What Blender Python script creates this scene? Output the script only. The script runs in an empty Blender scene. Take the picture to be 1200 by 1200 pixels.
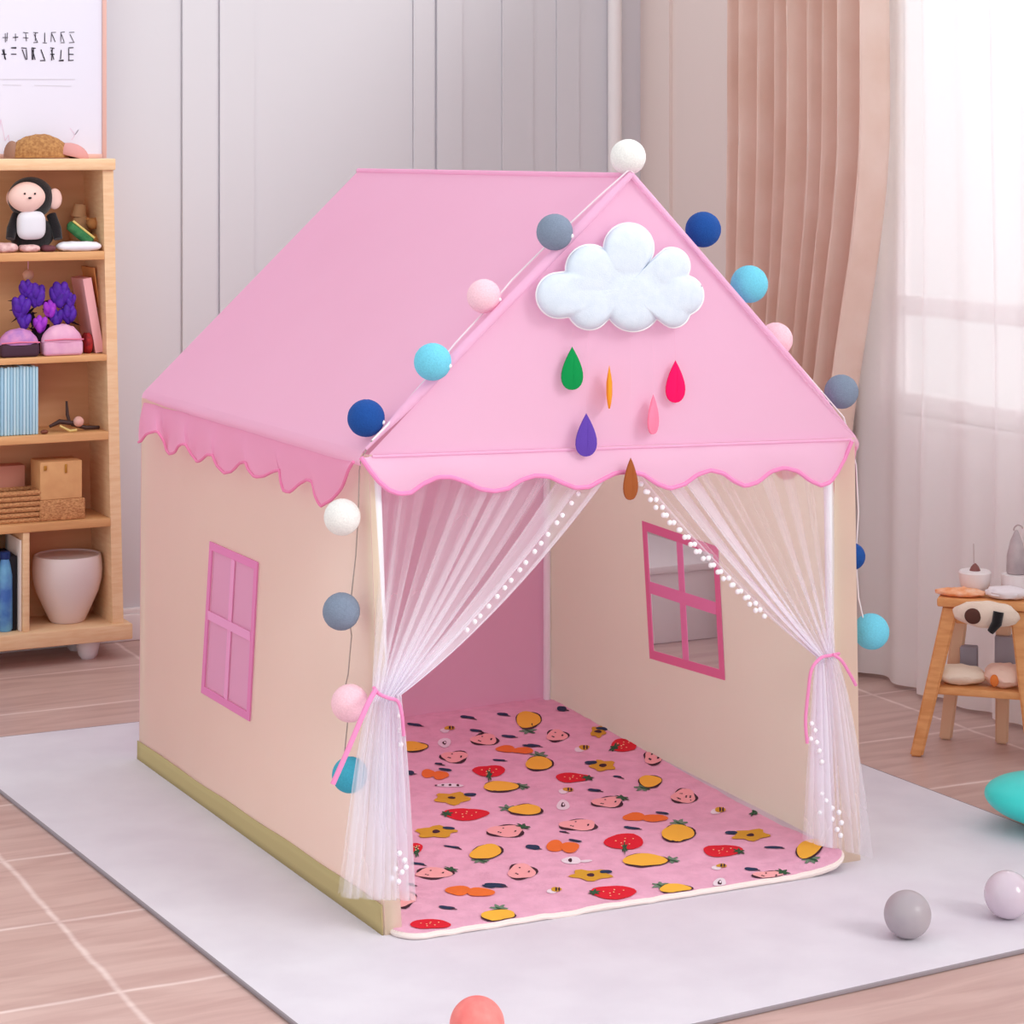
import bpy, bmesh, math, random
from mathutils import Vector, noise, Matrix
random.seed(7)
C = bpy.context.scene.collection
# ------------------------------------------------------------------ camera
A = 0.46090453; F = 2699.8; HZ = 174.65; X0 = -.24248; Y0 = 4.10421; H = 1.4
CA, SA = math.cos(A), math.sin(A)
CAM = Vector((-X0*CA - Y0*SA, X0*SA - Y0*CA, H))
def ray(u, v):
    a, b = (u-600)/F, -(v-HZ)/F
    return Vector((a*CA+SA, -a*SA+CA, b))
def PP(u, v, p, n):
    d = ray(u, v); n = Vector(n)
    return CAM + d*((Vector(p)-CAM).dot(n)/d.dot(n))
def PX(u, v, x): return PP(u, v, (x,0,0), (1,0,0))
def PY(u, v, y): return PP(u, v, (0,y,0), (0,1,0))
def PZ(u, v, z=0.): return PP(u, v, (0,0,z), (0,0,1))
def PD(u, v, d): return CAM + ray(u, v)*d
cd = bpy.data.cameras.new('camera'); cam = bpy.data.objects.new('camera', cd); C.objects.link(cam)
cam.location = CAM; cam.rotation_euler = (math.pi/2, 0, -A)
cd.sensor_width = 36; cd.lens = 36*F/1200; cd.shift_y = -(600-HZ)/1200; cd.clip_start = .05
bpy.context.scene.camera = cam
# ------------------------------------------------------------------ materials
def lin(c):
    r = []
    for x in c:
        x /= 255.
        r.append(x/12.92 if x <= .04045 else ((x+.055)/1.055)**2.4)
    return (*r, 1)
MAT = {}
def mat(name, rgb, rough=.7, rgb2=None, nscale=20, bump=0, bscale=300, sheen=0, metal=0, trans=0, coat=0, stretch=None, spec=.3, alpha=1, detail=4, tl=0):
    if name in MAT: return MAT[name]
    m = bpy.data.materials.new(name); m.use_nodes = True
    nt = m.node_tree; b = nt.nodes['Principled BSDF']
    b.inputs['Base Color'].default_value = lin(rgb); b.inputs['Roughness'].default_value = rough
    b.inputs['Metallic'].default_value = metal; b.inputs['Specular IOR Level'].default_value = spec
    b.inputs['Transmission Weight'].default_value = trans; b.inputs['Coat Weight'].default_value = coat
    b.inputs['Sheen Weight'].default_value = sheen; b.inputs['Alpha'].default_value = alpha
    tc = nt.nodes.new('ShaderNodeTexCoord')
    src = tc.outputs['Object']
    if stretch:
        mp = nt.nodes.new('ShaderNodeMapping'); mp.inputs['Scale'].default_value = stretch
        nt.links.new(src, mp.inputs['Vector']); src = mp.outputs['Vector']
    if rgb2:
        n = nt.nodes.new('ShaderNodeTexNoise'); n.inputs['Scale'].default_value = nscale; n.inputs['Detail'].default_value = detail
        nt.links.new(src, n.inputs['Vector'])
        r = nt.nodes.new('ShaderNodeValToRGB'); r.color_ramp.elements[0].position = .35; r.color_ramp.elements[1].position = .65
        r.color_ramp.elements[0].color = lin(rgb); r.color_ramp.elements[1].color = lin(rgb2)
        nt.links.new(n.outputs['Fac'], r.inputs['Fac']); nt.links.new(r.outputs['Color'], b.inputs['Base Color'])
    if bump:
        n2 = nt.nodes.new('ShaderNodeTexNoise'); n2.inputs['Scale'].default_value = bscale; n2.inputs['Detail'].default_value = 3
        nt.links.new(tc.outputs['Object'], n2.inputs['Vector'])
        bp = nt.nodes.new('ShaderNodeBump'); bp.inputs['Strength'].default_value = bump; bp.inputs['Distance'].default_value = .002
        nt.links.new(n2.outputs['Fac'], bp.inputs['Height']); nt.links.new(bp.outputs['Normal'], b.inputs['Normal'])
    if tl:   # thin cloth lets light through
        t_ = nt.nodes.new('ShaderNodeBsdfTranslucent'); t_.inputs['Color'].default_value = lin(tuple(x*.5+126 for x in rgb))
        mx = nt.nodes.new('ShaderNodeMixShader'); mx.inputs[0].default_value = tl
        o = nt.nodes['Material Output']; nt.links.new(b.outputs[0], mx.inputs[1]); nt.links.new(t_.outputs[0], mx.inputs[2]); nt.links.new(mx.outputs[0], o.inputs[0])
    MAT[name] = m; return m
def sheer_mat(name, rgb, a, attr=False, transl=.5):
    m = bpy.data.materials.new(name); m.use_nodes = True; nt = m.node_tree; nt.nodes.clear()
    o = nt.nodes.new('ShaderNodeOutputMaterial'); mx = nt.nodes.new('ShaderNodeMixShader'); tr = nt.nodes.new('ShaderNodeBsdfTransparent')
    m2 = nt.nodes.new('ShaderNodeMixShader'); df = nt.nodes.new('ShaderNodeBsdfDiffuse'); tl = nt.nodes.new('ShaderNodeBsdfTranslucent')
    df.inputs['Color'].default_value = lin(rgb); tl.inputs['Color'].default_value = lin(rgb); m2.inputs[0].default_value = transl
    nt.links.new(df.outputs[0], m2.inputs[1]); nt.links.new(tl.outputs[0], m2.inputs[2])
    nt.links.new(tr.outputs[0], mx.inputs[1]); nt.links.new(m2.outputs[0], mx.inputs[2]); nt.links.new(mx.outputs[0], o.inputs[0])
    if attr:
        at = nt.nodes.new('ShaderNodeAttribute'); at.attribute_name = 'dens'; nt.links.new(at.outputs['Fac'], mx.inputs[0])
    else: mx.inputs[0].default_value = a
    MAT[name] = m; return m
# ------------------------------------------------------------------ mesh helpers (world coordinates)
def V(*a): return Vector(a)
class MB:
    def __init__(s): s.v = []; s.f = []; s.m = []; s.d = {}
    def add(s, vs, fs, m=0):
        k = len(s.v); s.v += [Vector(p) for p in vs]; s.f += [tuple(i+k for i in f) for f in fs]; s.m += [m]*len(fs); return s
    def box(s, lo, hi, bev=.002, m=0, R=None, seg=2):
        lo, hi = Vector(lo), Vector(hi); bm = bmesh.new(); bmesh.ops.create_cube(bm, size=1)
        c = (lo+hi)/2; d = hi-lo
        for v in bm.verts: v.co = Vector((v.co.x*d.x, v.co.y*d.y, v.co.z*d.z))
        if bev: bmesh.ops.bevel(bm, geom=bm.edges[:]+bm.verts[:], offset=min(bev, min(d)*.45), segments=seg, affect='EDGES', profile=.5)
        bm.verts.index_update()
        s.add([(R @ v.co if R else v.co)+c for v in bm.verts], [[v.index for v in f.verts] for f in bm.faces], m); bm.free(); return s
    def ell(s, c, r, R=None, nu=24, nv=16, m=0, fn=None):
        c = Vector(c); vs = []; fs = []
        if not hasattr(r, '__len__'): r = (r, r, r)
        for j in range(nv+1):
            th = math.pi*j/nv
            for i in range(nu):
                ph = 2*math.pi*i/nu
                n = Vector((math.sin(th)*math.cos(ph), math.sin(th)*math.sin(ph), math.cos(th)))
                p = Vector((n.x*r[0], n.y*r[1], n.z*r[2]))
                if fn: p = fn(n, p)
                vs.append(c+(R @ p if R else p))
        for j in range(nv):
            for i in range(nu):
                a = j*nu+i; b = j*nu+(i+1) % nu
                fs.append((a, a+nu, b+nu, b))
        return s.add(vs, fs, m)
    def tube(s, pts, r, n=10, m=0, closed=False, flat=1.):
        pts = [Vector(p) for p in pts]; N = len(pts); vs = []; fs = []
        up = None
        for i, p in enumerate(pts):
            if closed: t = pts[(i+1) % N]-pts[i-1]
            else: t = pts[min(i+1, N-1)]-pts[max(i-1, 0)]
            t.normalize()
            if up is None:
                up = V(0,0,1) if abs(t.z) < .9 else V(0,1,0)
            x = t.cross(up)
            if x.length < 1e-6: x = t.orthogonal()
            x.normalize(); y = x.cross(t); up = y
            rr = r[i] if hasattr(r, '__len__') else r
            for k in range(n):
                a = 2*math.pi*k/n; vs.append(p+x*(rr*math.cos(a))+y*(rr*flat*math.sin(a)))
        for i in range(N if closed else N-1):
            for k in range(n):
                a = i*n+k; b = i*n+(k+1) % n; j = ((i+1) % N)*n
                fs.append((a, b, j+(k+1) % n, j+k))
        if not closed: fs += [tuple(range(n-1, -1, -1)), tuple(range((N-1)*n, N*n))]
        return s.add(vs, fs, m)
    def lathe(s, c, prof, n=32, m=0, R=None):
        c = Vector(c); vs = []; fs = []
        for r, z in prof:
            for k in range(n):
                a = 2*math.pi*k/n; p = V(r*math.cos(a), r*math.sin(a), z); vs.append(c+(R @ p if R else p))
        for i in range(len(prof)-1):
            for k in range(n):
                a = i*n+k; b = i*n+(k+1) % n; fs.append((a, b, b+n, a+n))
        return s.add(vs, fs, m)
    def grid(s, fn, nu, nv, m=0):
        vs = [fn(i/nu, j/nv) for j in range(nv+1) for i in range(nu+1)]
        fs = [(j*(nu+1)+i, j*(nu+1)+i+1, (j+1)*(nu+1)+i+1, (j+1)*(nu+1)+i) for j in range(nv) for i in range(nu)]
        return s.add(vs, fs, m)
    def prism(s, poly, off, m=0):
        """closed polygon extruded by vector off"""
        off = Vector(off); n = len(poly); poly = [Vector(p) for p in poly]
        vs = poly+[p+off for p in poly]
        fs = [tuple(range(n-1, -1, -1)), tuple(range(n, 2*n))]+[(i, (i+1) % n, n+(i+1) % n, n+i) for i in range(n)]
        return s.add(vs, fs, m)
    def build(s, name, mats, parent=None, smooth=True, solid=0, dens=None, origin=None):
        me = bpy.data.meshes.new(name)
        if parent is not None: L = ROOT[parent.name]
        elif origin is not None: L = Vector(origin)
        else:
            lo = [min(p[i] for p in s.v) for i in range(3)]; hi = [max(p[i] for p in s.v) for i in range(3)]
            L = V((lo[0]+hi[0])/2, (lo[1]+hi[1])/2, lo[2])
        me.from_pydata([p-L for p in s.v], [], s.f)
        if not isinstance(mats, (list, tuple)): mats = [mats]
        for q in mats: me.materials.append(q)
        me.polygons.foreach_set('material_index', s.m)
        bm = bmesh.new(); bm.from_mesh(me); bmesh.ops.recalc_face_normals(bm, faces=bm.faces); bm.to_mesh(me); bm.free()
        me.polygons.foreach_set('use_smooth', [smooth]*len(me.polygons))
        if dens is not None:
            at = me.attributes.new('dens', 'FLOAT', 'POINT'); at.data.foreach_set('value', dens)
        if smooth and hasattr(me, 'set_sharp_from_angle'): me.set_sharp_from_angle(angle=math.radians(40))
        o = bpy.data.objects.new(name, me); C.objects.link(o)
        if parent is not None: o.parent = parent; ROOT[o.name] = L
        else: o.location = L; ROOT[o.name] = L
        if solid:
            md = o.modifiers.new('solid', 'SOLIDIFY'); md.thickness = solid; md.offset = 0
        return o
ROOT = {}
def thing(name, label, cat, loc, group=None):
    o = bpy.data.objects.new(name, None); C.objects.link(o); o.location = loc; o.empty_display_size = .05
    ROOT[o.name] = Vector(loc); return tag(o, label, cat, group)
def tag(o, label, cat, group=None):
    o['label'] = label; o['category'] = cat
    if group: o['group'] = group
    return o
def struct(o): o['kind'] = 'structure'; return o
def place(o, src_mesh, pos, parent, name, m=None, rot=None, scale=None, label=None):
    c = bpy.data.objects.new(name, src_mesh); C.objects.link(c); c.parent = parent
    c.location = Vector(pos)-ROOT[parent.name]; ROOT[c.name] = Vector(pos)
    return c
def lerp(a, b, t): return a+(b-a)*t
def sm(x, a=0., b=1.):
    x = max(0, min(1, (x-a)/(b-a))); return x*x*(3-2*x)
def Rz(a): return Matrix.Rotation(a, 3, 'Z')
def Rx(a): return Matrix.Rotation(a, 3, 'X')
def Ry(a): return Matrix.Rotation(a, 3, 'Y')

# ------------------------------------------------------------------ setting
YB = 2.60; XR = 2.03
M_wall = mat('wall_paint', (214,212,217), .8, bump=.05, bscale=80)
M_wall2 = mat('beige_wall_paint', (230,214,208), .85, bump=.05, bscale=80)
M_white = mat('white_paint', (238,232,232), .5)
fl = bpy.data.materials.new('pink_wood_tiles'); fl.use_nodes = True; nt = fl.node_tree; b = nt.nodes['Principled BSDF']
tc = nt.nodes.new('ShaderNodeTexCoord'); mp = nt.nodes.new('ShaderNodeMapping'); mp.inputs['Location'].default_value = (.48+.78, .06+.39*4, 0)
br = nt.nodes.new('ShaderNodeTexBrick'); br.offset = 0; br.inputs['Scale'].default_value = 1
br.inputs['Brick Width'].default_value = .78; br.inputs['Row Height'].default_value = .39; br.inputs['Mortar Size'].default_value = .010; br.inputs['Mortar Smooth'].default_value = 1.
br.inputs['Color1'].default_value = lin((207,178,172)); br.inputs['Color2'].default_value = lin((201,171,164)); br.inputs['Mortar'].default_value = lin((232,212,208))
mp2 = nt.nodes.new('ShaderNodeMapping'); mp2.inputs['Scale'].default_value = (2.2, 14, 1)
ns = nt.nodes.new('ShaderNodeTexNoise'); ns.inputs['Scale'].default_value = 1.6; ns.inputs['Detail'].default_value = 6; ns.inputs['Distortion'].default_value = .8
cr = nt.nodes.new('ShaderNodeValToRGB'); cr.color_ramp.elements[0].color = lin((236,226,224)); cr.color_ramp.elements[1].color = lin((255,252,250)); cr.color_ramp.elements[0].position = .35; cr.color_ramp.elements[1].position = .62
mx = nt.nodes.new('ShaderNodeMix'); mx.data_type = 'RGBA'; mx.blend_type = 'MULTIPLY'; mx.inputs[0].default_value = 1
nt.links.new(tc.outputs['Object'], mp.inputs[0]); nw = nt.nodes.new('ShaderNodeTexNoise'); nw.inputs['Scale'].default_value = 7; nt.links.new(tc.outputs['Object'], nw.inputs[0])
vs2 = nt.nodes.new('ShaderNodeVectorMath'); vs2.operation = 'SCALE'; vs2.inputs['Scale'].default_value = .018; nt.links.new(nw.outputs['Color'], vs2.inputs[0])
va = nt.nodes.new('ShaderNodeVectorMath'); nt.links.new(mp.outputs[0], va.inputs[0]); nt.links.new(vs2.outputs[0], va.inputs[1]); nt.links.new(va.outputs[0], br.inputs[0]); nt.links.new(tc.outputs['Object'], mp2.inputs[0]); nt.links.new(mp2.outputs[0], ns.inputs[0])
nt.links.new(ns.outputs[0], cr.inputs[0]); nt.links.new(br.outputs['Color'], mx.inputs[6]); nt.links.new(cr.outputs[0], mx.inputs[7]); nt.links.new(mx.outputs[2], b.inputs['Base Color'])
b.inputs['Roughness'].default_value = .38; b.inputs['Specular IOR Level'].default_value = .3
XL, YF = -1.6, -1.9
struct(MB().box((XL, YF, -.05), (XR+.12, YB+.1, 0), 0).build('floor', fl, smooth=False, origin=(0,0,0)))
# back wall with board-and-batten relief: profile along x
def wx(u): return PY(u, 300, YB).x
prof = [(XL, 0)]
def batten(u0, u1, d, g=.003):
    a, b_ = wx(u0), wx(u1)
    prof.extend([(a-g, 0), (a-g, -.002), (a, -.002), (a, d), (b_, d), (b_, 0)])
batten(213, 253, .009); batten(257, 297, .006); batten(484, 508, .006); batten(511, 540, .009)
for u0, u1 in ((588, 624), (652, 678)): batten(u0, u1, .005, .001)
prof.append((XR+.12, 0))
mb = MB(); n = len(prof)
mb.add([(x, YB-d, 0) for x, d in prof]+[(x, YB-d, 2.6) for x, d in prof], [(i, i+1, n+i+1, n+i) for i in range(n-1)])
mb.box((XL, YB+.02, 0), (XR+.12, YB+.1, 2.6), 0)
struct(mb.build('wall_back', M_wall, smooth=False, origin=(0,YB,0)))
mb = MB().box((XL, YB-.03, 0), (XR-.02, YB, .075), .004); mb.box((XL, YB-.02, .075), (XR-.02, YB, .09), .003)
struct(mb.build('baseboard_back', M_white))
xc_ = wx(716)
struct(MB().tube([(xc_, YB-.025, .09), (xc_, YB-.025, 2.6)], .022, 16).build('trim_1', M_white))
# right wall with window opening
WY0, WY1, WZ0, WZ1 = -.75, 1.32, .70, 2.35
mb = MB()
mb.box((XR, WY1, 0), (XR+.1, YB+.02, 2.6), 0).box((XR, YF, 0), (XR+.1, WY0, 2.6), 0)
mb.box((XR, WY0, 0), (XR+.1, WY1, WZ0), 0).box((XR, WY0, WZ1), (XR+.1, WY1, 2.6), 0)
yp = PX(788, 200, XR).y
mb.box((XR-.012, yp, 0), (XR, YB, 2.6), 0)
struct(mb.build('wall_right', M_wall2, smooth=False))
struct(MB().box((XR-.022, YF, 0), (XR, YB-.03, .075), .004).build('baseboard_right', M_white))
mb = MB()
for y in (WY0, WY1-.05): mb.box((XR+.02, y, WZ0), (XR+.07, y+.05, WZ1), .004)
for z in (WZ0, .96, WZ1-.05): mb.box((XR+.02, WY0+.05, z), (XR+.07, WY1-.05, z+.05), .004)
for y in (.33,): mb.box((XR+.025, y, WZ0+.05), (XR+.065, y+.045, WZ1-.05), .004)
wf = struct(mb.build('window_1', M_white))
gl = mat('window_glass', (255,255,255), .02, trans=1, spec=.5)
MB().box((XR+.042, WY0+.05, WZ0+.05), (XR+.047, WY1-.05, WZ1-.05), 0).build('glass_pane', gl, wf, smooth=False)
MB().box((XR-.012, WY0-.03, WZ0-.03), (XR+.02, WY1+.03, WZ0), .004).build('window_sill', M_white, wf)
struct(MB().box((XR-.010, WY0, .075), (XR, WY1, WZ0-.03), .003).build('trim_3', M_white))
# ------------------------------------------------------------------ curtains
M_drape = mat('blush_drape', (234,209,197), .8, rgb2=(226,196,181), nscale=6, bump=.1, bscale=500, sheen=.2)
def drape_edge(z): return 1.075+.19*sm(1.5-z, 0, 1.1)
ya, NP = 1.80, 9
def fdr(s, t):
    z = .015+2.42*t; y1 = drape_edge(z); y = lerp(ya, y1, s)
    ph = 2*math.pi*NP*(s+.006*math.sin(1.5*z+6*s))
    x = 1.86+.042*math.sin(ph)+.016*math.sin(2*ph+1.2)+.008*math.sin(.37*ph)
    y += .012*math.cos(ph)
    return V(x, y, z)
tag(MB().grid(fdr, 200, 26).build('drape_curtain', M_drape, solid=.003), 'blush brown pleated drape hanging beside the bright window behind the tent', 'curtain')
M_sheer = sheer_mat('white_sheer', (252,249,250), .76, transl=.1)
def fsh(s, t):
    z = .012+2.4*t; y = lerp(1.50, -.55, s)
    ph = 2*math.pi*15*(s+.008*math.sin(2*z+9*s))
    return V(1.95+.016*math.sin(ph)+.008*math.sin(ph*.37+2), y+.014*math.cos(ph*.5), z)
tag(MB().grid(fsh, 300, 14).build('sheer_curtain', M_sheer), 'long white sheer curtain glowing in front of the window at the right', 'curtain')
struct(MB().tube([(1.90, 2.0, 2.45), (1.90, -.9, 2.45)], .012, 12).build('trim_2', M_white))
# ------------------------------------------------------------------ rug
M_rug = mat('grey_rug', (220,214,223), .95, rgb2=(213,206,216), nscale=7, bump=.35, bscale=700, sheen=.2)
RZ = .008
rc = [V(-.265,-.66,0), V(1.47,-.56,0), V(1.372,1.62,0), V(-.405,1.64,0)]
mb = MB()
def frug(s, t): return lerp(lerp(rc[0], rc[1], s), lerp(rc[3], rc[2], s), t)+V(0,0,RZ)
NU, NVV = 24, 24
mb.grid(frug, NU, NVV)
mb.prism([p+V(0,0,.0005) for p in rc], (0,0,RZ-.001))
rug = mb.build('floor_rug', M_rug, smooth=False)
tag(rug, 'large flat pale grey rug under the play tent', 'rug')
M_edge = mat('rug_edge_shade', (150,140,146), .9)  # thin shadow line along the rug's edge, painted as a darker grey
MB().tube([p+V(0,0,.0045) for p in rc], .0042, 8, closed=True).build('edge_shadow', M_edge, rug)
# ------------------------------------------------------------------ play tent
FL0 = PZ(451, 1096, RZ); FR0 = PZ(1008, 1008, RZ); BL0 = PZ(163, 889, RZ); BR0 = PZ(643, 822, RZ)
def dep(p): return (p-CAM).dot(V(SA, CA, 0))
FLe = PD(432, 533, dep(FL0)); FRe = PD(1001, 513, dep(FR0)); BLe = PD(166, 466, dep(BL0))
BRe = V(BR0.x, BR0.y, (FLe.z+BLe.z)/2)
AF = PD(738, 206, (dep(FL0)+dep(FR0))/2); AB = PD(420, 200, (dep(BL0)+dep(BR0))/2)
TC = (FL0+FR0+BL0+BR0)/4; TC.z = RZ
tent = thing('play_tent', 'pink roofed beige fabric playhouse tent standing on the grey rug', 'play tent', TC)
M_beige = mat('beige_fabric', (236,219,194), .85, rgb2=(233,215,190), nscale=4, bump=.12, bscale=900, tl=.58)
M_pink = mat('pink_roof_fabric', (247,190,222), .75, rgb2=(245,187,219), nscale=3, bump=.12, bscale=900, tl=.45)
M_pinkf = mat('pink_gable_fabric', (250,202,231), .75, bump=.12, bscale=900, tl=.45)
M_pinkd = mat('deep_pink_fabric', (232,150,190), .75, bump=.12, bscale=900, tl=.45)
M_pval = mat('rose_valance_fabric', (242,160,202), .75, bump=.12, bscale=900, tl=.45)
M_trim = mat('pink_piping', (238,142,192), .6)
M_trim2 = mat('rose_window_tape', (228,122,166), .6)
M_trim3 = mat('light_pink_tape', (232,140,186), .6)
M_trim4 = mat('mauve_window_tape', (222,126,178), .6)
M_cross = mat('soft_pink_tape', (230,152,196), .6)
M_hem = mat('olive_hem', (186,168,120), .85, bump=.1, bscale=900)
M_pole = mat('white_plastic_pole', (240,240,246), .35)
M_mesh = sheer_mat('pink_window_mesh', (232,176,208), .84, transl=.4)
M_mesh2 = sheer_mat('clear_window_mesh', (215,205,215), .22, transl=.4)
def wr(p, k, f=7., seed=0.):
    return k*noise.noise(Vector((p.x*f+seed, p.y*f, p.z*f)))
def ring_wall(o4, i4, nrm, k=.003, N=14):
    """fabric panel with a four-sided hole; o4/i4 are bl,br,tr,tl"""
    mb = MB()
    for e in range(4):
        a, b_, c, d = o4[e], o4[(e+1) % 4], i4[(e+1) % 4], i4[e]
        def fn(s, t):
            p = lerp(lerp(a, b_, s), lerp(d, c, s), t)
            return p+nrm*wr(p, k, 4)*sm(t, 0, .12)*(1-sm(t, .75, 1))
        mb.grid(fn, N, N)
    return mb
def quad_ring(mb, o4, i4, off):
    for e in range(4):
        a, b_, c, d = o4[e]+off, o4[(e+1) % 4]+off, i4[(e+1) % 4]+off, i4[e]+off
        mb.add([a, b_, c, d], [(0,1,2,3)])
def plane_hit(uvs, p, n): return [PP(u, v, p, n) for u, v in uvs]
# left wall
nL = (FL0-BL0).cross(FLe-FL0).normalized()
if nL.x > 0: nL = -nL
oL = plane_hit([(238.5,810),(294,843),(303.5,660),(248.5,636)], (FL0+BL0)/2, nL)
def inset(q, w):
    c = sum(q, V(0,0,0))/4; r = []
    for i in range(4):
        a = (q[(i+1) % 4]-q[i]).normalized(); b_ = (q[i-1]-q[i]).normalized(); r.append(q[i]+(a+b_)*w)
    return r
iL = inset(oL, .014)
swl = ring_wall([BL0, FL0, FLe, BLe], oL, nL).build('side_wall', M_beige, tent)
mb = MB(); quad_ring(mb, inset(oL, -.003), iL, nL*.0035); mb.build('window_frame', M_trim4, swl, solid=.0025, smooth=False)
def crossbars(q, nrm, w=.008, off=.003):
    mb = MB()
    t0, t1 = lerp(q[3], q[2], .5), lerp(q[0], q[1], .5); l0, l1 = lerp(q[0], q[3], .53), lerp(q[1], q[2], .53)
    for a, b_ in ((t0, t1), (l0, l1)):
        d = (b_-a).normalized(); x = d.cross(nrm).normalized()*w
        mb.add([a-x+nrm*off, a+x+nrm*off, b_+x+nrm*off, b_-x+nrm*off], [(0,1,2,3)]); off += .002
    return mb
crossbars(iL, nL, .0095).build('window_crossbar', M_cross, swl, solid=.0015, smooth=False)
MB().add(iL, [(0,1,2,3)]).build('window_mesh', M_mesh, swl, smooth=False)
# wavy-topped hem band
h0 = lambda s: .042+.006*noise.noise(Vector((s*5, 3, 0)))
fb = lambda s, t: lerp(BL0, FL0, s)+nL*.004+(lerp(BLe, FLe, s)-lerp(BL0, FL0, s)).normalized()*(t*(h0(s)+.012*s))
MB().grid(fb, 40, 3).build('hem_band', M_hem, swl, solid=.002)
# right wall
nR = V(0,0,0)+(FR0-BR0).cross(FRe-FR0).normalized()
if nR.x > 0: nR = -nR          # points inwards
oR = plane_hit([(764,770),(850,795),(842,642),(755,612)], (FR0+BR0)/2, nR)
iR = inset(oR, .017)
swr = ring_wall([BR0, FR0, FRe, BRe], oR, nR).build('side_wall', M_beige, tent)
mb = MB(); quad_ring(mb, inset(oR, -.003), iR, nR*.0035); mb.build('window_frame', M_trim2, swr, solid=.0025, smooth=False)
crossbars(iR, nR, .0135).build('window_crossbar', M_trim3, swr, solid=.0015, smooth=False)
MB().add(iR, [(0,1,2,3)]).build('window_mesh', M_mesh2, swr, smooth=False)
# back wall + gables
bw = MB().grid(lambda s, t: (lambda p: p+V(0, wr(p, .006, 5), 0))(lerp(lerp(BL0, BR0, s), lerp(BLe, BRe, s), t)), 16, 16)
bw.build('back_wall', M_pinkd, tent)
def gable(a, b_, c, k=.004, N=24):
    def fn(s, t):
        p = lerp(lerp(a, b_, s), c, t); e = min(1, 6*min(s, 1-s, 1-t+.2)) if True else 1
        return p+V(0, wr(p, k, 5), 0)*max(0, e)*(1 if t > 0 else 0)
    return MB().grid(fn, N, N)
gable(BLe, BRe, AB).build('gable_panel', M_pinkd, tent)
gable(FLe, FRe, AF).build('gable_panel', M_pinkf, tent)
# roof slopes (with a folded eave band)
eL0 = PD(426, 529, dep(FL0)-.005); eL1 = PD(170.5, 457, dep(BL0)); 
def slope(e0, e1, out):
    def fn(s, t):
        p = lerp(lerp(e0, e1, s), lerp(AF, AB, s), t)
        w = math.sin(math.pi*s)*math.sin(math.pi*t)
        return p+V(0,0,-.008*w+wr(p, .003, 4)*w)
    mb = MB().grid(fn, 24, 24)
    def band(s, t):
        p = lerp(e0, e1, s); return p+V(out*(.004*t+.006*math.sin(math.pi*t)), 0, -.026*t+.002*t*wr(p, 1, 9))
    mb.grid(band, 24, 4); return mb
slope(eL0, eL1, -1).build('roof_panel', M_pink, tent)
eR0 = FRe+V(.002,-.002,.002); eR1 = BRe+V(.003,0,.003)
slope(eR0, eR1, 1).build('roof_panel', M_pink, tent)
off = V(0,-.006,.003)
rp = []
for i in range(25): rp.append(lerp(eL0+V(.002,0,.002), AF, i/24)+off)
MB().tube(rp, [.003+.006*sm(i, 0, 4)*(1-.5*sm(i, 20, 24)) for i in range(25)], 14).build('rake_binding', M_pinkf, tent)
MB().tube([lerp(AF, eR0, i/12)+off*(1-sm(i, 9, 12)) for i in range(13)], [.005-.004*sm(i, 8, 12) for i in range(13)], 10).build('rake_binding', M_pinkf, tent)
MB().tube([AF+V(0,-.004,0), AB], .006, 10).build('ridge_seam', M_pink, tent)
# front valance
yv = FLe.y-.016
fpx = [(423,536),(432,550),(443,564),(455,574),(468,579),(482,578),(497,567),(513,559),(529,559),(546,565),(562,573),(580,576),(596,573),(612,562),(627,557),(642,558),(657,565),(675,572),(692,571),(707,562),(722,554),(738,552.5),(753,556),(770,567),(786,573),(803,568),(818,556),(832,551),(846,554),(860,564),(874,570),(890,565),(904,553),(919,548),(934,552),(948,563),(962,569),(974,565),(983,553),(991,538),(998,517)]
def polyat(poly, s):
    L = [0]
    for a, b_ in zip(poly, poly[1:]): L.append(L[-1]+math.hypot(b_[0]-a[0], b_[1]-a[1]))
    x = s*L[-1]
    for i in range(len(poly)-1):
        if x <= L[i+1]+1e-9:
            t = (x-L[i])/(L[i+1]-L[i]); return (lerp(poly[i][0], poly[i+1][0], t), lerp(poly[i][1], poly[i+1][1], t))
    return poly[-1]
nF = V(-(FRe.y-FLe.y), FRe.x-FLe.x, 0).normalized()
if nF.y > 0: nF = -nF
def vtop(u): return lerp(FLe, FRe, max(0, min(1, (u-432)/(1001-432))))+V(0,0,-.002)+nF*.006
bot = [PP(*polyat(fpx, i/120), FLe+nF*.020, nF) for i in range(121)]
def fval(s, t):
    i = round(s*120); u, v = polyat(fpx, s); tp = vtop(u); p = lerp(tp, bot[i], t)
    return p+nF*(.006*math.sin(math.pi*t)+.004*t*math.sin(s*38))
mb = MB().grid(fval, 120, 8); vf = mb.build('valance', M_pinkf, tent)
MB().tube([fval(i/120, 1) for i in range(121)], .0042, 8).build('piping', M_trim, vf)
MB().tube([vtop(u)+nF*.003 for u in range(434, 1000, 14)], .0028, 8).build('fold', M_pinkf, vf)
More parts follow.
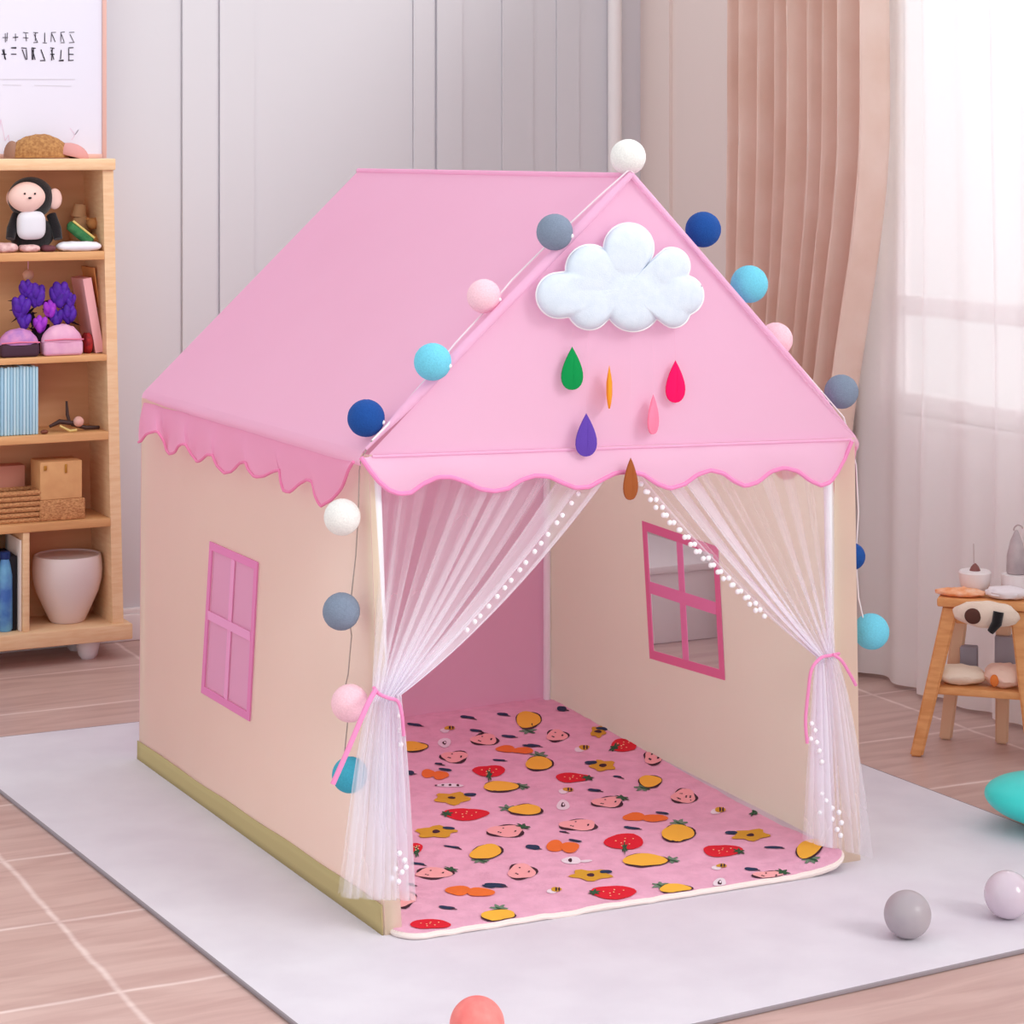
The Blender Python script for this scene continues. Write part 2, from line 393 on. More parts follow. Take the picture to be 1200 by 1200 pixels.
# left side valance, flaring outwards
spx = [(162.5,518),(166,517),(174,508),(185,505),(190,516),(193,528),(198,532.5),(206,530),(212,521),(219,520),(223,532),(229,542),(236,538),(242,533),(251,533),(256,546),(262,554.5),(269,553),(279,543),(288,541),(293,550),(300,559),(308,558.5),(317,553),(325,551),(329,563),(335,575.5),(342,576.5),(350,567),(357,562.5),(363,564),(370,580),(378,593),(388,586),(398,572),(407,557),(416,541)]
sb = [PP(*polyat(spx, i/110), FLe+nL*(.030 if i else .03), nL) for i in range(111)]
def sval(s, t):
    i = round(s*110); u, v = polyat(spx, s); k = max(0, min(1, (u-170)/(425-170)))
    kk = k*dep(BL0)/(k*dep(BL0)+(1-k)*dep(FL0))**1 if False else (k/dep(BL0))/((1-k)/dep(FL0)+k/dep(BL0)) if False else k
    # perspective-true fraction from back corner to front corner
    a, b_ = dep(BL0), dep(FL0); f = k*b_*0+k
    f = (k*a)/(b_+k*(a-b_)) if False else k/(k+(1-k)*a/b_) if False else (k*b_ and (k/b_)/((k/b_)+(1-k)/a))
    f = 1-((1-k)*a/((1-k)*a+k*b_)) if False else f
    # solve by projection instead
    tp = lerp(eL1, eL0, solve_f(u))+V(-.002,0,-.022)
    p = lerp(tp, sb[i], t); return p+nL*(.005*math.sin(math.pi*t)+.004*t*math.sin(s*40))
def projx(p):
    q = p-CAM; d = q.dot(V(SA, CA, 0)); return 600+F*q.dot(V(CA, -SA, 0))/d
def solve_f(u):
    lo, hi = 0., 1.
    for _ in range(30):
        m_ = (lo+hi)/2
        if projx(lerp(eL1, eL0, m_)) < u: lo = m_
        else: hi = m_
    return (lo+hi)/2
mb = MB().grid(sval, 110, 6); vs_ = mb.build('valance', M_pval, tent)
MB().tube([sval(i/110, 1) for i in range(111)], .003, 8).build('piping', M_trim2, vs_)
# right side valance (hidden from the photo's side, mirrors the left one)
def rval(s, t):
    p = lerp(eR0, eR1, s)+V(.004, 0, -.02); return p+V(-.004*t, .02*(1-s)*t, -t*(.085+.016*math.sin(s*44)))
MB().grid(rval, 80, 4).build('valance', M_pval, tent)
# front beige borders either side of the opening
def strip(b0, t0, w0, w1, z1):
    d = (FR0-FL0).normalized()
    return MB().grid(lambda s, t: lerp(b0+d*lerp(w0-(.018 if w0 < 0 else 0), w1+(.026 if w0 == 0 else 0), s), t0+d*lerp(w0, w1, s), t)+V(0,-.001,0), 2, 12)
strip(FL0, FLe, 0, .007, 1).build('front_border', M_beige, tent)
strip(FR0, FRe, -.046, 0, 1).build('front_border', M_beige, tent)
# poles
for b0, t0, dx, dy in ((FL0, FLe, .0175, .012), (FR0, FRe, -.052, .014), (BL0, BLe, .016, -.016), (BR0, BRe, -.012, -.014)):
    o_ = V(dx, dy, 0); MB().tube([b0+o_+V(0,0,.001), t0+o_+V(0,0,-.012)], .0095, 14).build('pole', M_pole, tent)
dF = (FR0-FL0).normalized()
MB().tube([FLe+dF*.03+V(0,.02,-.012), FRe-dF*.06+V(0,.02,-.012)], .007, 12).build('pole', M_pole, tent)
# ------------------------------------------------------------------ net door curtains
M_net = sheer_mat('white_net', (250,247,254), .3, attr=True, transl=.45)
M_pom = mat('white_pom', (248,244,248), .95, bump=.3, bscale=900)
pm = bpy.data.meshes.new('pom_pom')
_t = MB().ell((0,0,0), .0050, nu=10, nv=8, fn=lambda n, p: p*(1+.18*noise.noise(n*3)))
pm.from_pydata(_t.v, [], _t.f); pm.materials.append(M_pom); pm.polygons.foreach_set('use_smooth', [True]*len(pm.polygons))
def net(Aw, Bw, T, wT, C0, C1, sag, sgn, nf, seed, ctl):
    rnd = random.Random(seed)
    w0 = (Bw-Aw).length; NU, N1, N2 = 260, 40, 34; mb = MB(); dens = []
    per = [rnd.uniform(.7, 1.3) for _ in range(nf+2)]; tot = sum(per[:nf]); cum = [0]
    for x in per[:nf]: cum.append(cum[-1]+x/tot)
    def phase(s):
        for i in range(nf):
            if s <= cum[i+1]+1e-9: return i+(s-cum[i])/(cum[i+1]-cum[i])
        return nf
    amps = [rnd.uniform(.35, 1.25) for _ in range(nf+2)]
    def up(s, t):
        a = lerp(Aw, Bw, s); c = T+V((s-.5)*wT*sgn, 0, 0)
        m_ = lerp(a, c, .5)+ctl*(s**2)
        p = a*(1-t)**2+m_*2*t*(1-t)+c*t*t
        ph = phase(s); k = amps[int(min(ph, nf-1))]
        am = (.016*(1-t)+.010*t)*k
        tan = (lerp(Bw, Aw, .5)-lerp(Aw, Bw, .5))
        side = V(1,0,0)*sgn*(.016*(1-t)+.003*t)*k*math.sin(4*math.pi*ph)
        return p+V(0, am*math.sin(2*math.pi*ph), 0)+side, ph, k
    def dn(s, t):
        c = T+V((s-.5)*wT*sgn, 0, 0); e = lerp(C0, C1, s); q = t**.62
        p = V(lerp(c.x, e.x, q), lerp(c.y, e.y, q), lerp(c.z, e.z, t))
        ph = phase(s); k = amps[int(min(ph, nf-1))]
        return p+V(.006*q*math.sin(4*math.pi*ph)*k, (.008+.016*q)*k*math.sin(2*math.pi*ph+t), 0), ph, k
    wl = (C1-C0).length
    for j in range(N1+N2+1):
        for i in range(NU+1):
            s = i/NU
            if j <= N1:
                t = j/N1; p, ph, k = up(s, t); wid = (up(1, t)[0]-up(0, t)[0]).length
            else:
                t = (j-N1)/N2; p, ph, k = dn(s, t); wid = lerp(wT, wl, t**.62)
            mb.v.append(p)
            x = ph % 1
            d = .17*(w0/max(wid, .02))**.8*(.36+1.25*k*k*(math.sin(math.pi*x)**4))*(.55+.75*sm(s, .25, .95))
            if s > .965: d += .2
            if j <= N1: d += .16*t**3
            if j > N1: d = (d*.55+.2)*(1-.45*sm(t, .5, 1))
            dens.append(min(.92, d))
    for j in range(N1+N2):
        for i in range(NU):
            a = j*(NU+1)+i; mb.f.append((a, a+1, a+NU+2, a+NU+1)); mb.m.append(0)
    o = mb.build('net_curtain', M_net, tent, dens=dens)
    return o, lambda s, t: up(s, t)[0], lambda s, t: dn(s, t)[0]
yin = FLe.y+.004
yF = lambda u: lerp(FL0, FR0, max(0, min(1, (u-451)/557.)))
def FP(u, v, o=0.): return PP(u, v, FLe+nF*o, nF)
A1 = FP(452, 548, -.008); B1 = FP(722, 545, -.008); T1 = FP(453, 815, .030)
nc1, up1, dn1 = net(A1, B1, T1, .050, FP(400, 1050, .075), FP(482, 1052, .03), 0, 1, 11, 3, V(-.012,0,-.075))
A2 = FP(980, 548, -.008); B2 = FP(741, 556, -.008); T2 = FP(967, 769, .022)
nc2, up2, dn2 = net(A2, B2, T2, .040, FP(1019, 1004, .04), FP(944, 985, .05), 0, -1, 10, 5, V(.0,0,-.035))
for i in range(16):
    place(None, pm, up1(.90, .10+.56*i/15+random.uniform(-.008,.008))+V(0,-.008,-.004), nc1, 'pom_pom')
for i in range(3):
    place(None, pm, dn1(.93, .10+.07*i)+V(-.004,-.012,0), nc1, 'pom_pom')
for u, v in ((468,1000),(474,1008),(463,1018),(471,1022),(476,1016),(459,1029),(467,1033)):
    place(None, pm, FP(u, v, .055), nc1, 'pom_pom')
for i in range(38):
    place(None, pm, up2(1, .03+.66*i/37)+V(random.uniform(-.004,.004),-.010,-.004-.007*(i % 2)), nc2, 'pom_pom')
for u, v in ((951,848),(955,856),(950,866),(957,870),(960,880),(963,893),(963,930),(968,938),(975,947),(961,952),(983,952),(975,960),(986,964),(981,972),(985,979)):
    place(None, pm, FP(u, v, .06), nc2, 'pom_pom')
def ribbon(pxs, parent, r=.0032, o=.045):
    pts = [FP(u, v, o_ if o_ is not None else o) for u, v, o_ in pxs]
    P = []
    for i in range(len(pts)-1):
        p0, p1, p2, p3 = pts[max(i-1, 0)], pts[i], pts[i+1], pts[min(i+2, len(pts)-1)]
        for k in range(6):
            t = k/6; P.append(.5*((2*p1)+(p2-p0)*t+(2*p0-5*p1+4*p2-p3)*t*t+(3*p1-p0-3*p2+p3)*t**3))
    P.append(pts[-1]); return MB().tube(P, r, 8).build('tieback', M_trim, parent)
ribbon([(438,806,.03),(444,813,.055),(455,818,.06),(466,822,.052),(471,838,.055),(473,862,.05)], nc1)
ribbon([(440,809,.05),(432,823,.07),(420,850,.08),(405,885,.085),(390,919,.085)], nc1, .0048)
ribbon([(983,766,.03),(974,768,.05),(962,771,.055),(951,785,.06),(947,812,.06),(944,845,.06),(946,871,.06)], nc2)
ribbon([(976,767,.052),(986,774,.055),(996,790,.055),(1003,803,.05)], nc2)
# ------------------------------------------------------------------ quilted mat with fruit print
MC = [PZ(470, 1105, RZ), PZ(998, 1021, RZ), PZ(642, 821, RZ)]; MC.append(MC[2]+(MC[0]-MC[1])*.985)
MT = .011
def matz(p):
    x, y = p.x, p.y
    c = MC[1]; d = math.hypot(x-c.x+.0, (y-c.y)*.45-.02)
    lift = .022*max(0, 1-d/.16)**2
    return RZ+MT+lift+.0022*noise.noise(Vector((x*16, y*16, 1)))+.0014*noise.noise(Vector((x*42, y*42, 5)))
def fm(s, t):
    p = lerp(lerp(MC[0], MC[1], s), lerp(MC[3], MC[2], s), t); p = p.copy()
    # rounded corners
    cx_, cy_ = (s-.5)*2, (t-.5)*2
    rx_, ry_ = .10, .07
    ax, ay = abs(cx_), abs(cy_)
    if ax > 1-rx_ and ay > 1-ry_:
        ex, ey = (ax-(1-rx_))/rx_, (ay-(1-ry_))/ry_; L = math.hypot(ex, ey); m_ = max(ex, ey)
        if L > 0:
            ex, ey = ex*m_/L, ey*m_/L; s2 = math.copysign(1-rx_+ex*rx_, cx_)/2+.5; t2 = math.copysign(1-ry_+ey*ry_, cy_)/2+.5
            p = lerp(lerp(MC[0], MC[1], s2), lerp(MC[3], MC[2], s2), t2).copy()
    p.z = matz(p); return p
mb = MB(); NM = 110
mb.grid(fm, NM, NM)
edge = [(i/NM, 0) for i in range(NM)]+[(1, i/NM) for i in range(NM)]+[(1-i/NM, 1) for i in range(NM)]+[(0, 1-i/NM) for i in range(NM)]
ev = [fm(s, t) for s, t in edge]; ne = len(ev)
mb.add(ev+[V(p.x, p.y, max(RZ+.0005, p.z-MT-.002)) for p in ev], [(i, (i+1) % ne, ne+(i+1) % ne, ne+i) for i in range(ne)], 1)
COL = {'pink_quilt':(240,186,210),'cream':(240,226,220),'yellow':(248,192,66),'orange':(238,120,50),'red':(222,28,48),'mustard':(214,164,48),'peach':(247,178,178),'navy':(38,58,88),'dark':(70,40,52),'green':(48,92,62),'grey_green':(112,140,116),'white':(240,230,238),'seed':(248,196,150)}
names = list(COL)
mats = [mat('print_'+n_, COL[n_], .9, rgb2=tuple(max(0, x-12) for x in COL[n_]) if n_ == 'pink_quilt' else None, nscale=30, bump=.5 if n_ == 'pink_quilt' else .2, bscale=160) for n_ in names]
def inside(p):
    for i in range(4):
        a, b_ = MC[i], MC[(i+1) % 4]
        if (b_.x-a.x)*(p.y-a.y)-(b_.y-a.y)*(p.x-a.x) < 0: return False
    return True
lay = [0]
def blob(u, v, rx, ry, col, ang=0, shape='o', lvl=1, sc=1.):
    """printed shape; u,v in crop pixels of the print survey, stretched onto the mat plane"""
    n_ = 22; pts = []; ph = (u*7.3+v*3.1) % 6
    for i in range(n_):
        a = 2*math.pi*i/n_; r = 1.
        if shape == 'o': r = 1+.07*math.sin(3*a+ph)
        if shape == 'straw': r = 1-.28*max(0, math.cos(a))**1*abs(math.sin(a)) if True else 1
        if shape == 'flower': r = .88+.16*math.cos(5*a+ph)
        if shape == 'leaf': r = .55+.45*abs(math.cos(a))**2
        if shape == 'tri': r = .93+.12*math.cos(3*a+ph)
        if shape == 'crown': r = .75+.3*math.cos(6*a+ph)
        x, y = rx*r*math.cos(a), ry*r*math.sin(a)
        pts.append((u+x*math.cos(ang)-y*math.sin(ang), v+x*math.sin(ang)+y*math.cos(ang)))
    P = []
    for x, y in [(u, v)]+[(lerp(u, q[0], .55), lerp(v, q[1], .55)) for q in pts]+pts:
        p = PZ(460+x*.28333, 820+y*.28333, RZ+MT)
        if not P and not inside(p): return
        g = 0
        while P and not inside(p) and g < 30: p = lerp(P[0], p, .9); g += 1
        p.z = matz(p)+.0006+.0005*lvl; P.append(p)
    fs = [(0, 1+i, 1+(i+1) % n_) for i in range(n_)]+[(1+i, 1+n_+i, 1+n_+(i+1) % n_, 1+(i+1) % n_) for i in range(n_)]
    mb.add(P, fs, names.index(col))
def lemon(u, v, rx=55, ry=30, ca=None, ang=0):
    if ca is not None:
        cu, cv = u+rx*1.15*math.cos(ca), v+ry*1.25*math.sin(ca); blob(cu, cv, 40, 17, 'grey_green', 0, 'crown', 1); blob(cu+8, cv+4, 24, 5, 'green', .3, 'leaf', 2)
    blob(u+2, v+1.5, rx+3.5, ry+3, 'dark', ang, 'o', 2); blob(u, v, rx, ry, 'yellow', ang, 'o', 3)
def straw(u, v, rx=68, ry=24, ca=math.pi, ang=0):
    blob(u, v, rx, ry, 'red', ang, 'o', 2)
    if ca is not None: blob(u+rx*.85*math.cos(ca), v+ry*.8*math.sin(ca), 28, 13, 'green', ca, 'crown', 3)
    for k in range(7): blob(u+rx*.6*math.cos(k*2.4)*(k/7)**.5, v+ry*.6*math.sin(k*2.4)*(k/7)**.5, 3.5, 1.8, 'seed', 0, 'o', 4)
def flower(u, v, rx=75, ry=30, lx=1):
    blob(u, v, rx, ry, 'mustard', 0, 'flower', 2); blob(u, v, 16, 6, 'dark', 0, 'o', 3); blob(u+lx*rx*.95, v-ry*.5, 26, 10, 'navy', 0, 'leaf', 3)
def peach(u, v, rx=58, ry=24, leaf=False, ang=0):
    blob(u+1.5, v+.8, rx+4, ry+2.6, 'dark', ang, 'tri', 1); blob(u, v, rx, ry, 'peach', ang, 'tri', 2)
    for k in range(5): blob(u+rx*.5*math.cos(k*2.2), v+ry*.45*math.sin(k*2.2), 4, 2, 'dark', 0, 'o', 3)
    if leaf: blob(u+rx*.9, v-ry*.7, 34, 12, 'green', .2, 'crown', 3)
def orange(u, v, rx=60, ry=18):
    blob(u-rx*.5, v-2, rx*.55, ry, 'orange', 0, 'o', 2); blob(u+rx*.45, v+5, rx*.6, ry*.95, 'orange', 0, 'o', 3); blob(u+rx*.8, v-ry, 28, 7, 'navy', .15, 'leaf', 3)
def navy(u, v, rx=30, ry=9): blob(u, v, rx, ry, 'navy', .1, 'leaf', 2); blob(u+rx*.8, v+5, 16, 3, 'dark', .2, 'leaf', 2)
def bee(u, v): blob(u-8, v+5, 20, 10, 'white', 0, 'o', 1); blob(u+12, v-3, 22, 9, 'mustard', 0, 'o', 2); blob(u+12, v-3, 4, 8, 'dark', 0, 'o', 3); blob(u+24, v-3, 4, 7, 'dark', 0, 'o', 3)
def card(u, v): blob(u, v, 27, 20, 'white', 0, 'o', 1); blob(u, v, 9, 9, 'dark', .4, 'tri', 2); blob(u+2, v-1, 4, 4, 'white', 0, 'o', 3)
K = lambda x, y: ((680+x*.3-460)/.28333, (780+y*.3-820)/.28333)
HP = math.pi/2
lemon(560,85,50,34,HP); lemon(90,195,52,22,None); lemon(605,265,54,28,-HP); lemon(448,360,72,21,0); lemon(550,458,68,22,math.pi+.3); lemon(385,632,66,28,HP+.3,-.15); lemon(1065,340,46,24,HP+.6); lemon(1045,665,92,24,0); lemon(440,895,70,26,-HP); lemon(1168,555,52,34,None); lemon(1170,785,66,20,math.pi+.6)
flower(850,135,34,26,.5); flower(870,275,58,24,-.9); flower(245,410,80,28,1); flower(180,550,92,26,.6); flower(820,728,95,24,.7)
straw(955,190,52,28,2.6); straw(400,298,68,22,HP); straw(745,325,74,20,.1); straw(305,475,95,24,math.pi); straw(100,615,24,20,HP); straw(960,590,82,32,HP); straw(915,800,95,28,math.pi); straw(155,930,84,20,None)
for a in ((380,165),(255,238),(680,150,46,24),(1080,240,42,28),(770,520,80,24),(535,712,60,32),(45,825,52,36),(1195,400,40,30)): peach(*a)
for a in ((890,425,66,22),(470,545,78,26),(170,720,80,22)): peach(*a, leaf=True)
for a in ((505,208,74,15),(175,310,54,18),(705,610,64,24),(320,795,96,20),(1045,488,88,16)): orange(*a)
for a in ((90,103),(310,75),(455,62,24,9),(345,132,26,8),(480,152),(585,190,28,8),(440,250,26,7),(72,305,18,16),(835,375,28,11),(990,533,34,9),(245,612,34,7),(580,612,30,16),(105,683,28,8),(425,770,46,14),(225,862,34,11),(700,40,20,18),(930,323,18,6),(190,265,16,7),(705,548,16,5),(75,765,16,5)): navy(*a)
for a in ((225,122),(780,202),(715,375),(665,790)): bee(*a)
card(705,438); card(215,180); blob(740,665,40,14,'white'); blob(735,665,8,7,'dark',lvl=2); blob(800,668,26,5,'white'); blob(230,355,60,7,'white'); 
for dx in (-50,-22,8,40): blob(230+dx,355,6,4,'dark',lvl=2)
lemon(*K(385,655),62,34,-HP); lemon(*K(900,735),62,32,HP,-.3); peach(*K(405,512),54,30); flower(*K(600,497),32,24,.4); straw(*K(725,568),60,30,2.7); peach(*K(885,605),46,34); navy(*K(975,612),18,18); bee(*K(535,567)); flower(*K(665,668),84,26,-1); straw(*K(555,725),82,26,.2); navy(*K(755,720),40,7); bee(*K(540,787)); navy(*K(668,797),28,9); peach(*K(735,822),66,18,True); card(*K(545,850)); navy(*K(400,392),22,18); peach(*K(285,362),40,26)
_k = 0
for j_ in range(12):       # the print carries on over the rest of the mat
    for i_ in range(8):
        u_, v_ = -95-150*i_-(j_ % 2)*70, 90+72*j_; _k += 1
        (lambda: straw(u_, v_, 66, 23, .2), lambda: lemon(u_, v_, 56, 26, -HP), lambda: orange(u_, v_), lambda: flower(u_, v_), lambda: peach(u_, v_, leaf=True), lambda: navy(u_, v_), lambda: bee(u_, v_))[(i_*3+j_*2) % 7]()
matt = mb.build('play_mat', mats)
tag(matt, 'pink quilted play mat printed with strawberries and lemons on the tent floor', 'mat')
pp_ = [V(p.x, p.y, p.z-.006) for p in ev]
MB().tube(pp_, .0048, 8, closed=True).build('piping', mats[1], matt)
# ------------------------------------------------------------------ cotton ball string lights
BALL = dict(white=(230,227,224), grey=(122,134,154), pale=(244,196,208), sky=(110,198,222), navy=(22,72,146), teal=(60,160,184))
sl = thing('string_lights', 'string of coloured cotton ball lights draped over the front edge of the tent roof', 'string lights', V(AF.x, AF.y, AF.z+.01))
nRoof = (AF-eL0).cross(eL1-eL0).normalized()
if nRoof.z < 0: nRoof = -nRoof
RB = .0325
bl = []   # (pixel, radius px, colour, mode)
for u, v, rp_, c, md in ((736,184,21,'white','apex'),(650,272,21.5,'grey','roof'),(567,347,20,'pale','roof'),(507,424,22,'sky','roof'),(429,490,22,'navy','roof'),(401,606,21.5,'white','wall'),(400,716.5,22,'grey','wall'),(410,824,22,'pale','wall'),(410,908,21,'teal','wall'),
                        (824,269,21,'navy','r'),(878,333,22,'sky','r'),(909,398,20,'pale','rb'),(986,459,20,'grey','r'),(998,652,16,'navy','rw'),(1021,740,21,'sky','rw')):
    if md == 'roof': p = PP(u, v, eL0+nRoof*RB, nRoof)
    elif md == 'apex': p = PP(u, v, AF+V(0,.02,0), (0,1,0))
    elif md == 'wall': p = PP(u, v, FL0+nL*(RB+.012), nL)
    elif md == 'r': p = PY(u, v, AF.y+.03)
    elif md == 'rb': p = PY(u, v, AF.y+.06)
    else: p = PY(u, v, FR0.y+.05)
    bl.append((u, p, rp_*dep(p)/F if True else RB, c, md))
for u, p, r, c, md in bl:
    mm = mat('cotton_'+c, BALL[c], .9, rgb2=tuple(min(255, int(x*1.04+4)) for x in BALL[c]), nscale=330, bump=.7, bscale=420, detail=6)
    o = MB().ell(p, r, nu=32, nv=20, fn=lambda n, q: q*(1+.012*noise.noise(n*9))).build('cotton_ball', mm, sl)
    if md in ('roof', 'r'): MB().ell(p+(V(CA,-SA,0)*(.93 if md == 'roof' else -.8)+V(0,0,-.2 if md == 'roof' else -.55)+V(-SA,-CA,0)*.25)*r*.98, (.0042,.0042,.0042), nu=12, nv=8).build('clip', M_pom, o)
    o['label'] = {'white':'white','grey':'grey blue','pale':'pale pink','sky':'light blue','navy':'navy blue','teal':'teal blue'}[c]+' cotton ball'
M_wire = mat('clear_wire', (246,238,242), .4, spec=.6)
M_wire2 = mat('grey_wire', (170,158,150), .4)
wl_ = [AF+V(0,.0,.012)]+[PP(u, v, eL0+nRoof*.006, nRoof) for u, v in ((700,232),(668,262),(632,296),(600,328),(580,352),(556,378),(532,404),(512,430),(480,466),(454,498),(436,516))]
MB().tube(wl_, .0019, 6).build('wire', M_wire, sl)
wd_ = [wl_[-1]]+[PP(u, v, FL0+nL*k, nL) for u, v, k in ((423,538,.012),(421,552,.012),(420,600,.012),(417,650,.010),(412,696,.012),(409,722,.03),(412,745,.014),(408,790,.012),(403,812,.018),(408,840,.02),(404,880,.012),(406,900,.02))]
MB().tube(wd_, .0012, 6).build('wire', M_wire2, sl)
wr_ = [AF+V(0,.0,.012)]+[lerp(AF, eR0, k)+V(.006,.012,.012) for k in (.2,.35,.5,.65,.8,.95)]+[eR0+V(.022,.03,-.06)]+[PY(u, v, FR0.y+.05) for u, v in ((1006,600),(1003,652),(1006,700),(1014,735))]
MB().tube(wr_, .0014, 6).build('wire', M_wire, sl)
# ------------------------------------------------------------------ cloud and raindrops on the gable
circ = [(162,574,78),(268,484,83),(400,412,85),(546,474,63),(588,574,68),(265,618,73),(415,602,95),(552,626,58)]
cc = (395,545); outl = []
for i in range(240):
    a = 2*math.pi*i/240; dx, dy = math.cos(a), math.sin(a); best = 60
    for x, y, r in circ:
        fx, fy = cc[0]-x, cc[1]-y; b_ = fx*dx+fy*dy; c_ = fx*fx+fy*fy-r*r; D = b_*b_-c_
        if D > 0: best = max(best, -b_+math.sqrt(D))
    outl.append((cc[0]+dx*best, cc[1]+dy*best))
outl = [tuple(sum(outl[(i+k) % 240][j]*w for k, w in ((-1,.2),(0,.6),(1,.2))) for j in (0, 1)) for i in range(240)]
gp = lambda x, y, o_: FP(600+x*.34167, 150+y*.34167, o_)
def cloud_h(x, y):   # puffiness from distance inside the lobes
    h = 0
    for cx_, cy_, r in circ:
        d = math.hypot(x-cx_, y-cy_)/r
        if d < 1: h = max(h, math.sqrt(1-d*d)*(r/95)**.4)
    return h
mb = MB(); NR = 30
for sgn in (1, -1):
    vs = []; fs = []
    for j in range(NR+1):
        k = 1-(1-j/NR)**1.6
        for i in range(240):
            x, y = lerp(cc[0], outl[i][0], k), lerp(cc[1], outl[i][1], k)
            h = (1-k**7)**.5 if k < 1 else 0
            hh = .86*h+.14*cloud_h(x, y)*h
            vs.append(gp(x, y, .026+.004*(1 if sgn > 0 else -1)*0+sgn*(.024 if sgn > 0 else .012)*hh))
    for j in range(NR):
        for i in range(240):
            a = j*240+i; b_ = j*240+(i+1) % 240; fs.append((a, b_, b_+240, a+240))
    mb.add(vs, fs)
M_cloud = mat('white_felt', (219,228,240), .95, rgb2=(213,223,236), nscale=60, bump=.4, bscale=500)
cl = mb.build('cloud_cushion', M_cloud)
tag(cl, 'puffy white felt cloud hanging on the pink gable of the tent', 'cloud decoration')
MB().tube([gp(x, y, .026) for x, y in outl], .0022, 6, closed=True).build('seam_edge', mat('white_stitch', (250,250,252), .8), cl)
M_thread = mat('clear_thread', (247,196,222), .6)
def raindrop(u, v0, v1, w, rot, col, label, o_, th_top):
    c = FP(u, (v0+v1)/2, o_); s = dep(c)/F; h = (v1-v0)*s; w = w*s
    mb = MB(); N = 28; R = Rz(rot-.10)
    out = []
    for i in range(N):
        t = i/N*2*math.pi
        yy = .5*math.cos(t); xx = .5*math.sin(t)*(math.sin(t/2)**1.25)
        out.append((xx*w*1.2, yy*h))
    for sgn in (1, -1):
        vs = [c+R @ V(0, -sgn*.004, -.02*h)]
        for k in (.35, .7, .92, 1.):
            for x, z in out: vs.append(c+R @ V(x*k, -sgn*(.0045*(1-k*k)+.0016)+ -sgn*.0015*(1-min(1, abs(x)/(w*.12)))*-1, z*k+(-.02*h)*(1-k)))
        fs = [(0, 1+i, 1+(i+1) % N) for i in range(N)]
        for q in range(3):
            fs += [(1+q*N+i, 1+(q+1)*N+i, 1+(q+1)*N+(i+1) % N, 1+q*N+(i+1) % N) for i in range(N)]
        mb.add(vs, fs)
    k0 = 1+3*N; k1 = (1+4*N)+1+3*N
    mb.f += [(k0+i, k0+(i+1) % N, k1+(i+1) % N, k1+i) for i in range(N)]; mb.m += [0]*N
    o = mb.build('felt_raindrop', mat('felt_'+col[0], col[1], .95, bump=.4, bscale=500))
    tag(o, label, 'raindrop decoration', 'felt raindrops under the cloud')
    MB().tube([c+V(0,0,h*.49), FP(th_top[0], th_top[1], .026)], .00016, 5).build('thread', M_thread, o)
raindrop(670.5,406,457,31,0,('green',(0,146,74)),'green felt raindrop, leftmost below the cloud',.018,(672,378))
raindrop(714,428,479,31,1.16,('orange',(246,154,40)),'orange felt raindrop turned edge-on below the cloud',.029,(714,372))
raindrop(791.5,422,472,29.5,.1,('crimson',(240,10,98)),'crimson felt raindrop, rightmost below the cloud',.014,(790,378))
raindrop(765.5,462,509,30,.68,('rose',(250,132,164)),'rose pink felt raindrop turned sideways, close to the gable hem',.02,(766,378))
raindrop(687,484,535,31,.05,('purple',(98,66,170)),'purple felt raindrop hanging at the top of the valance',.026,(690,378))
raindrop(739,536,586,30,.5,('brown',(158,84,40)),'brown felt raindrop, lowest, over the scalloped edge of the valance',.042,(738,388))
# ------------------------------------------------------------------ balls and pod on the floor
def fball(u, vb, r, name, m, label, cat='ball', z=RZ, squash=1.):
    p = PZ(u, vb, z); o = MB().ell(p+V(0,0,r*squash), (r, r, r*squash), nu=40, nv=28).build(name, m)
    return tag(o, label, cat)
fball(1063.5, 1099, .0415, 'play_ball', mat('grey_ball', (166,156,164), .45, rgb2=(178,168,170), nscale=8, coat=.2), 'matte grey ball on the rug near its front right')
fball(1181, 1076, .0425, 'play_ball', mat('lilac_ball', (206,190,204), .25, rgb2=(214,200,210), nscale=10, coat=.6), 'glossy lilac grey ball on the rug at the right edge')
fball(559, 1233, .0425, 'play_ball', mat('coral_ball', (246,138,132), .5, rgb2=(240,122,118), nscale=40, bump=.3, bscale=120), 'coral pink ball on the rug at the bottom')
pc = PZ(1240, 976, 0)
pod = MB().ell(pc+V(0,0,.064), (.150,.125,.054), R=Rz(-A) @ Ry(.10), nu=48, nv=30, fn=lambda n, q: V(q.x, q.y, q.z*(1 if n.z > 0 else .95)))
pod = tag(pod.build('floor_pod', mat('turquoise_plastic', (54,214,208), .4, rgb2=(70,222,216), nscale=3, coat=.2)), 'smooth turquoise oval pod cushion on the floor by the rug', 'cushion')
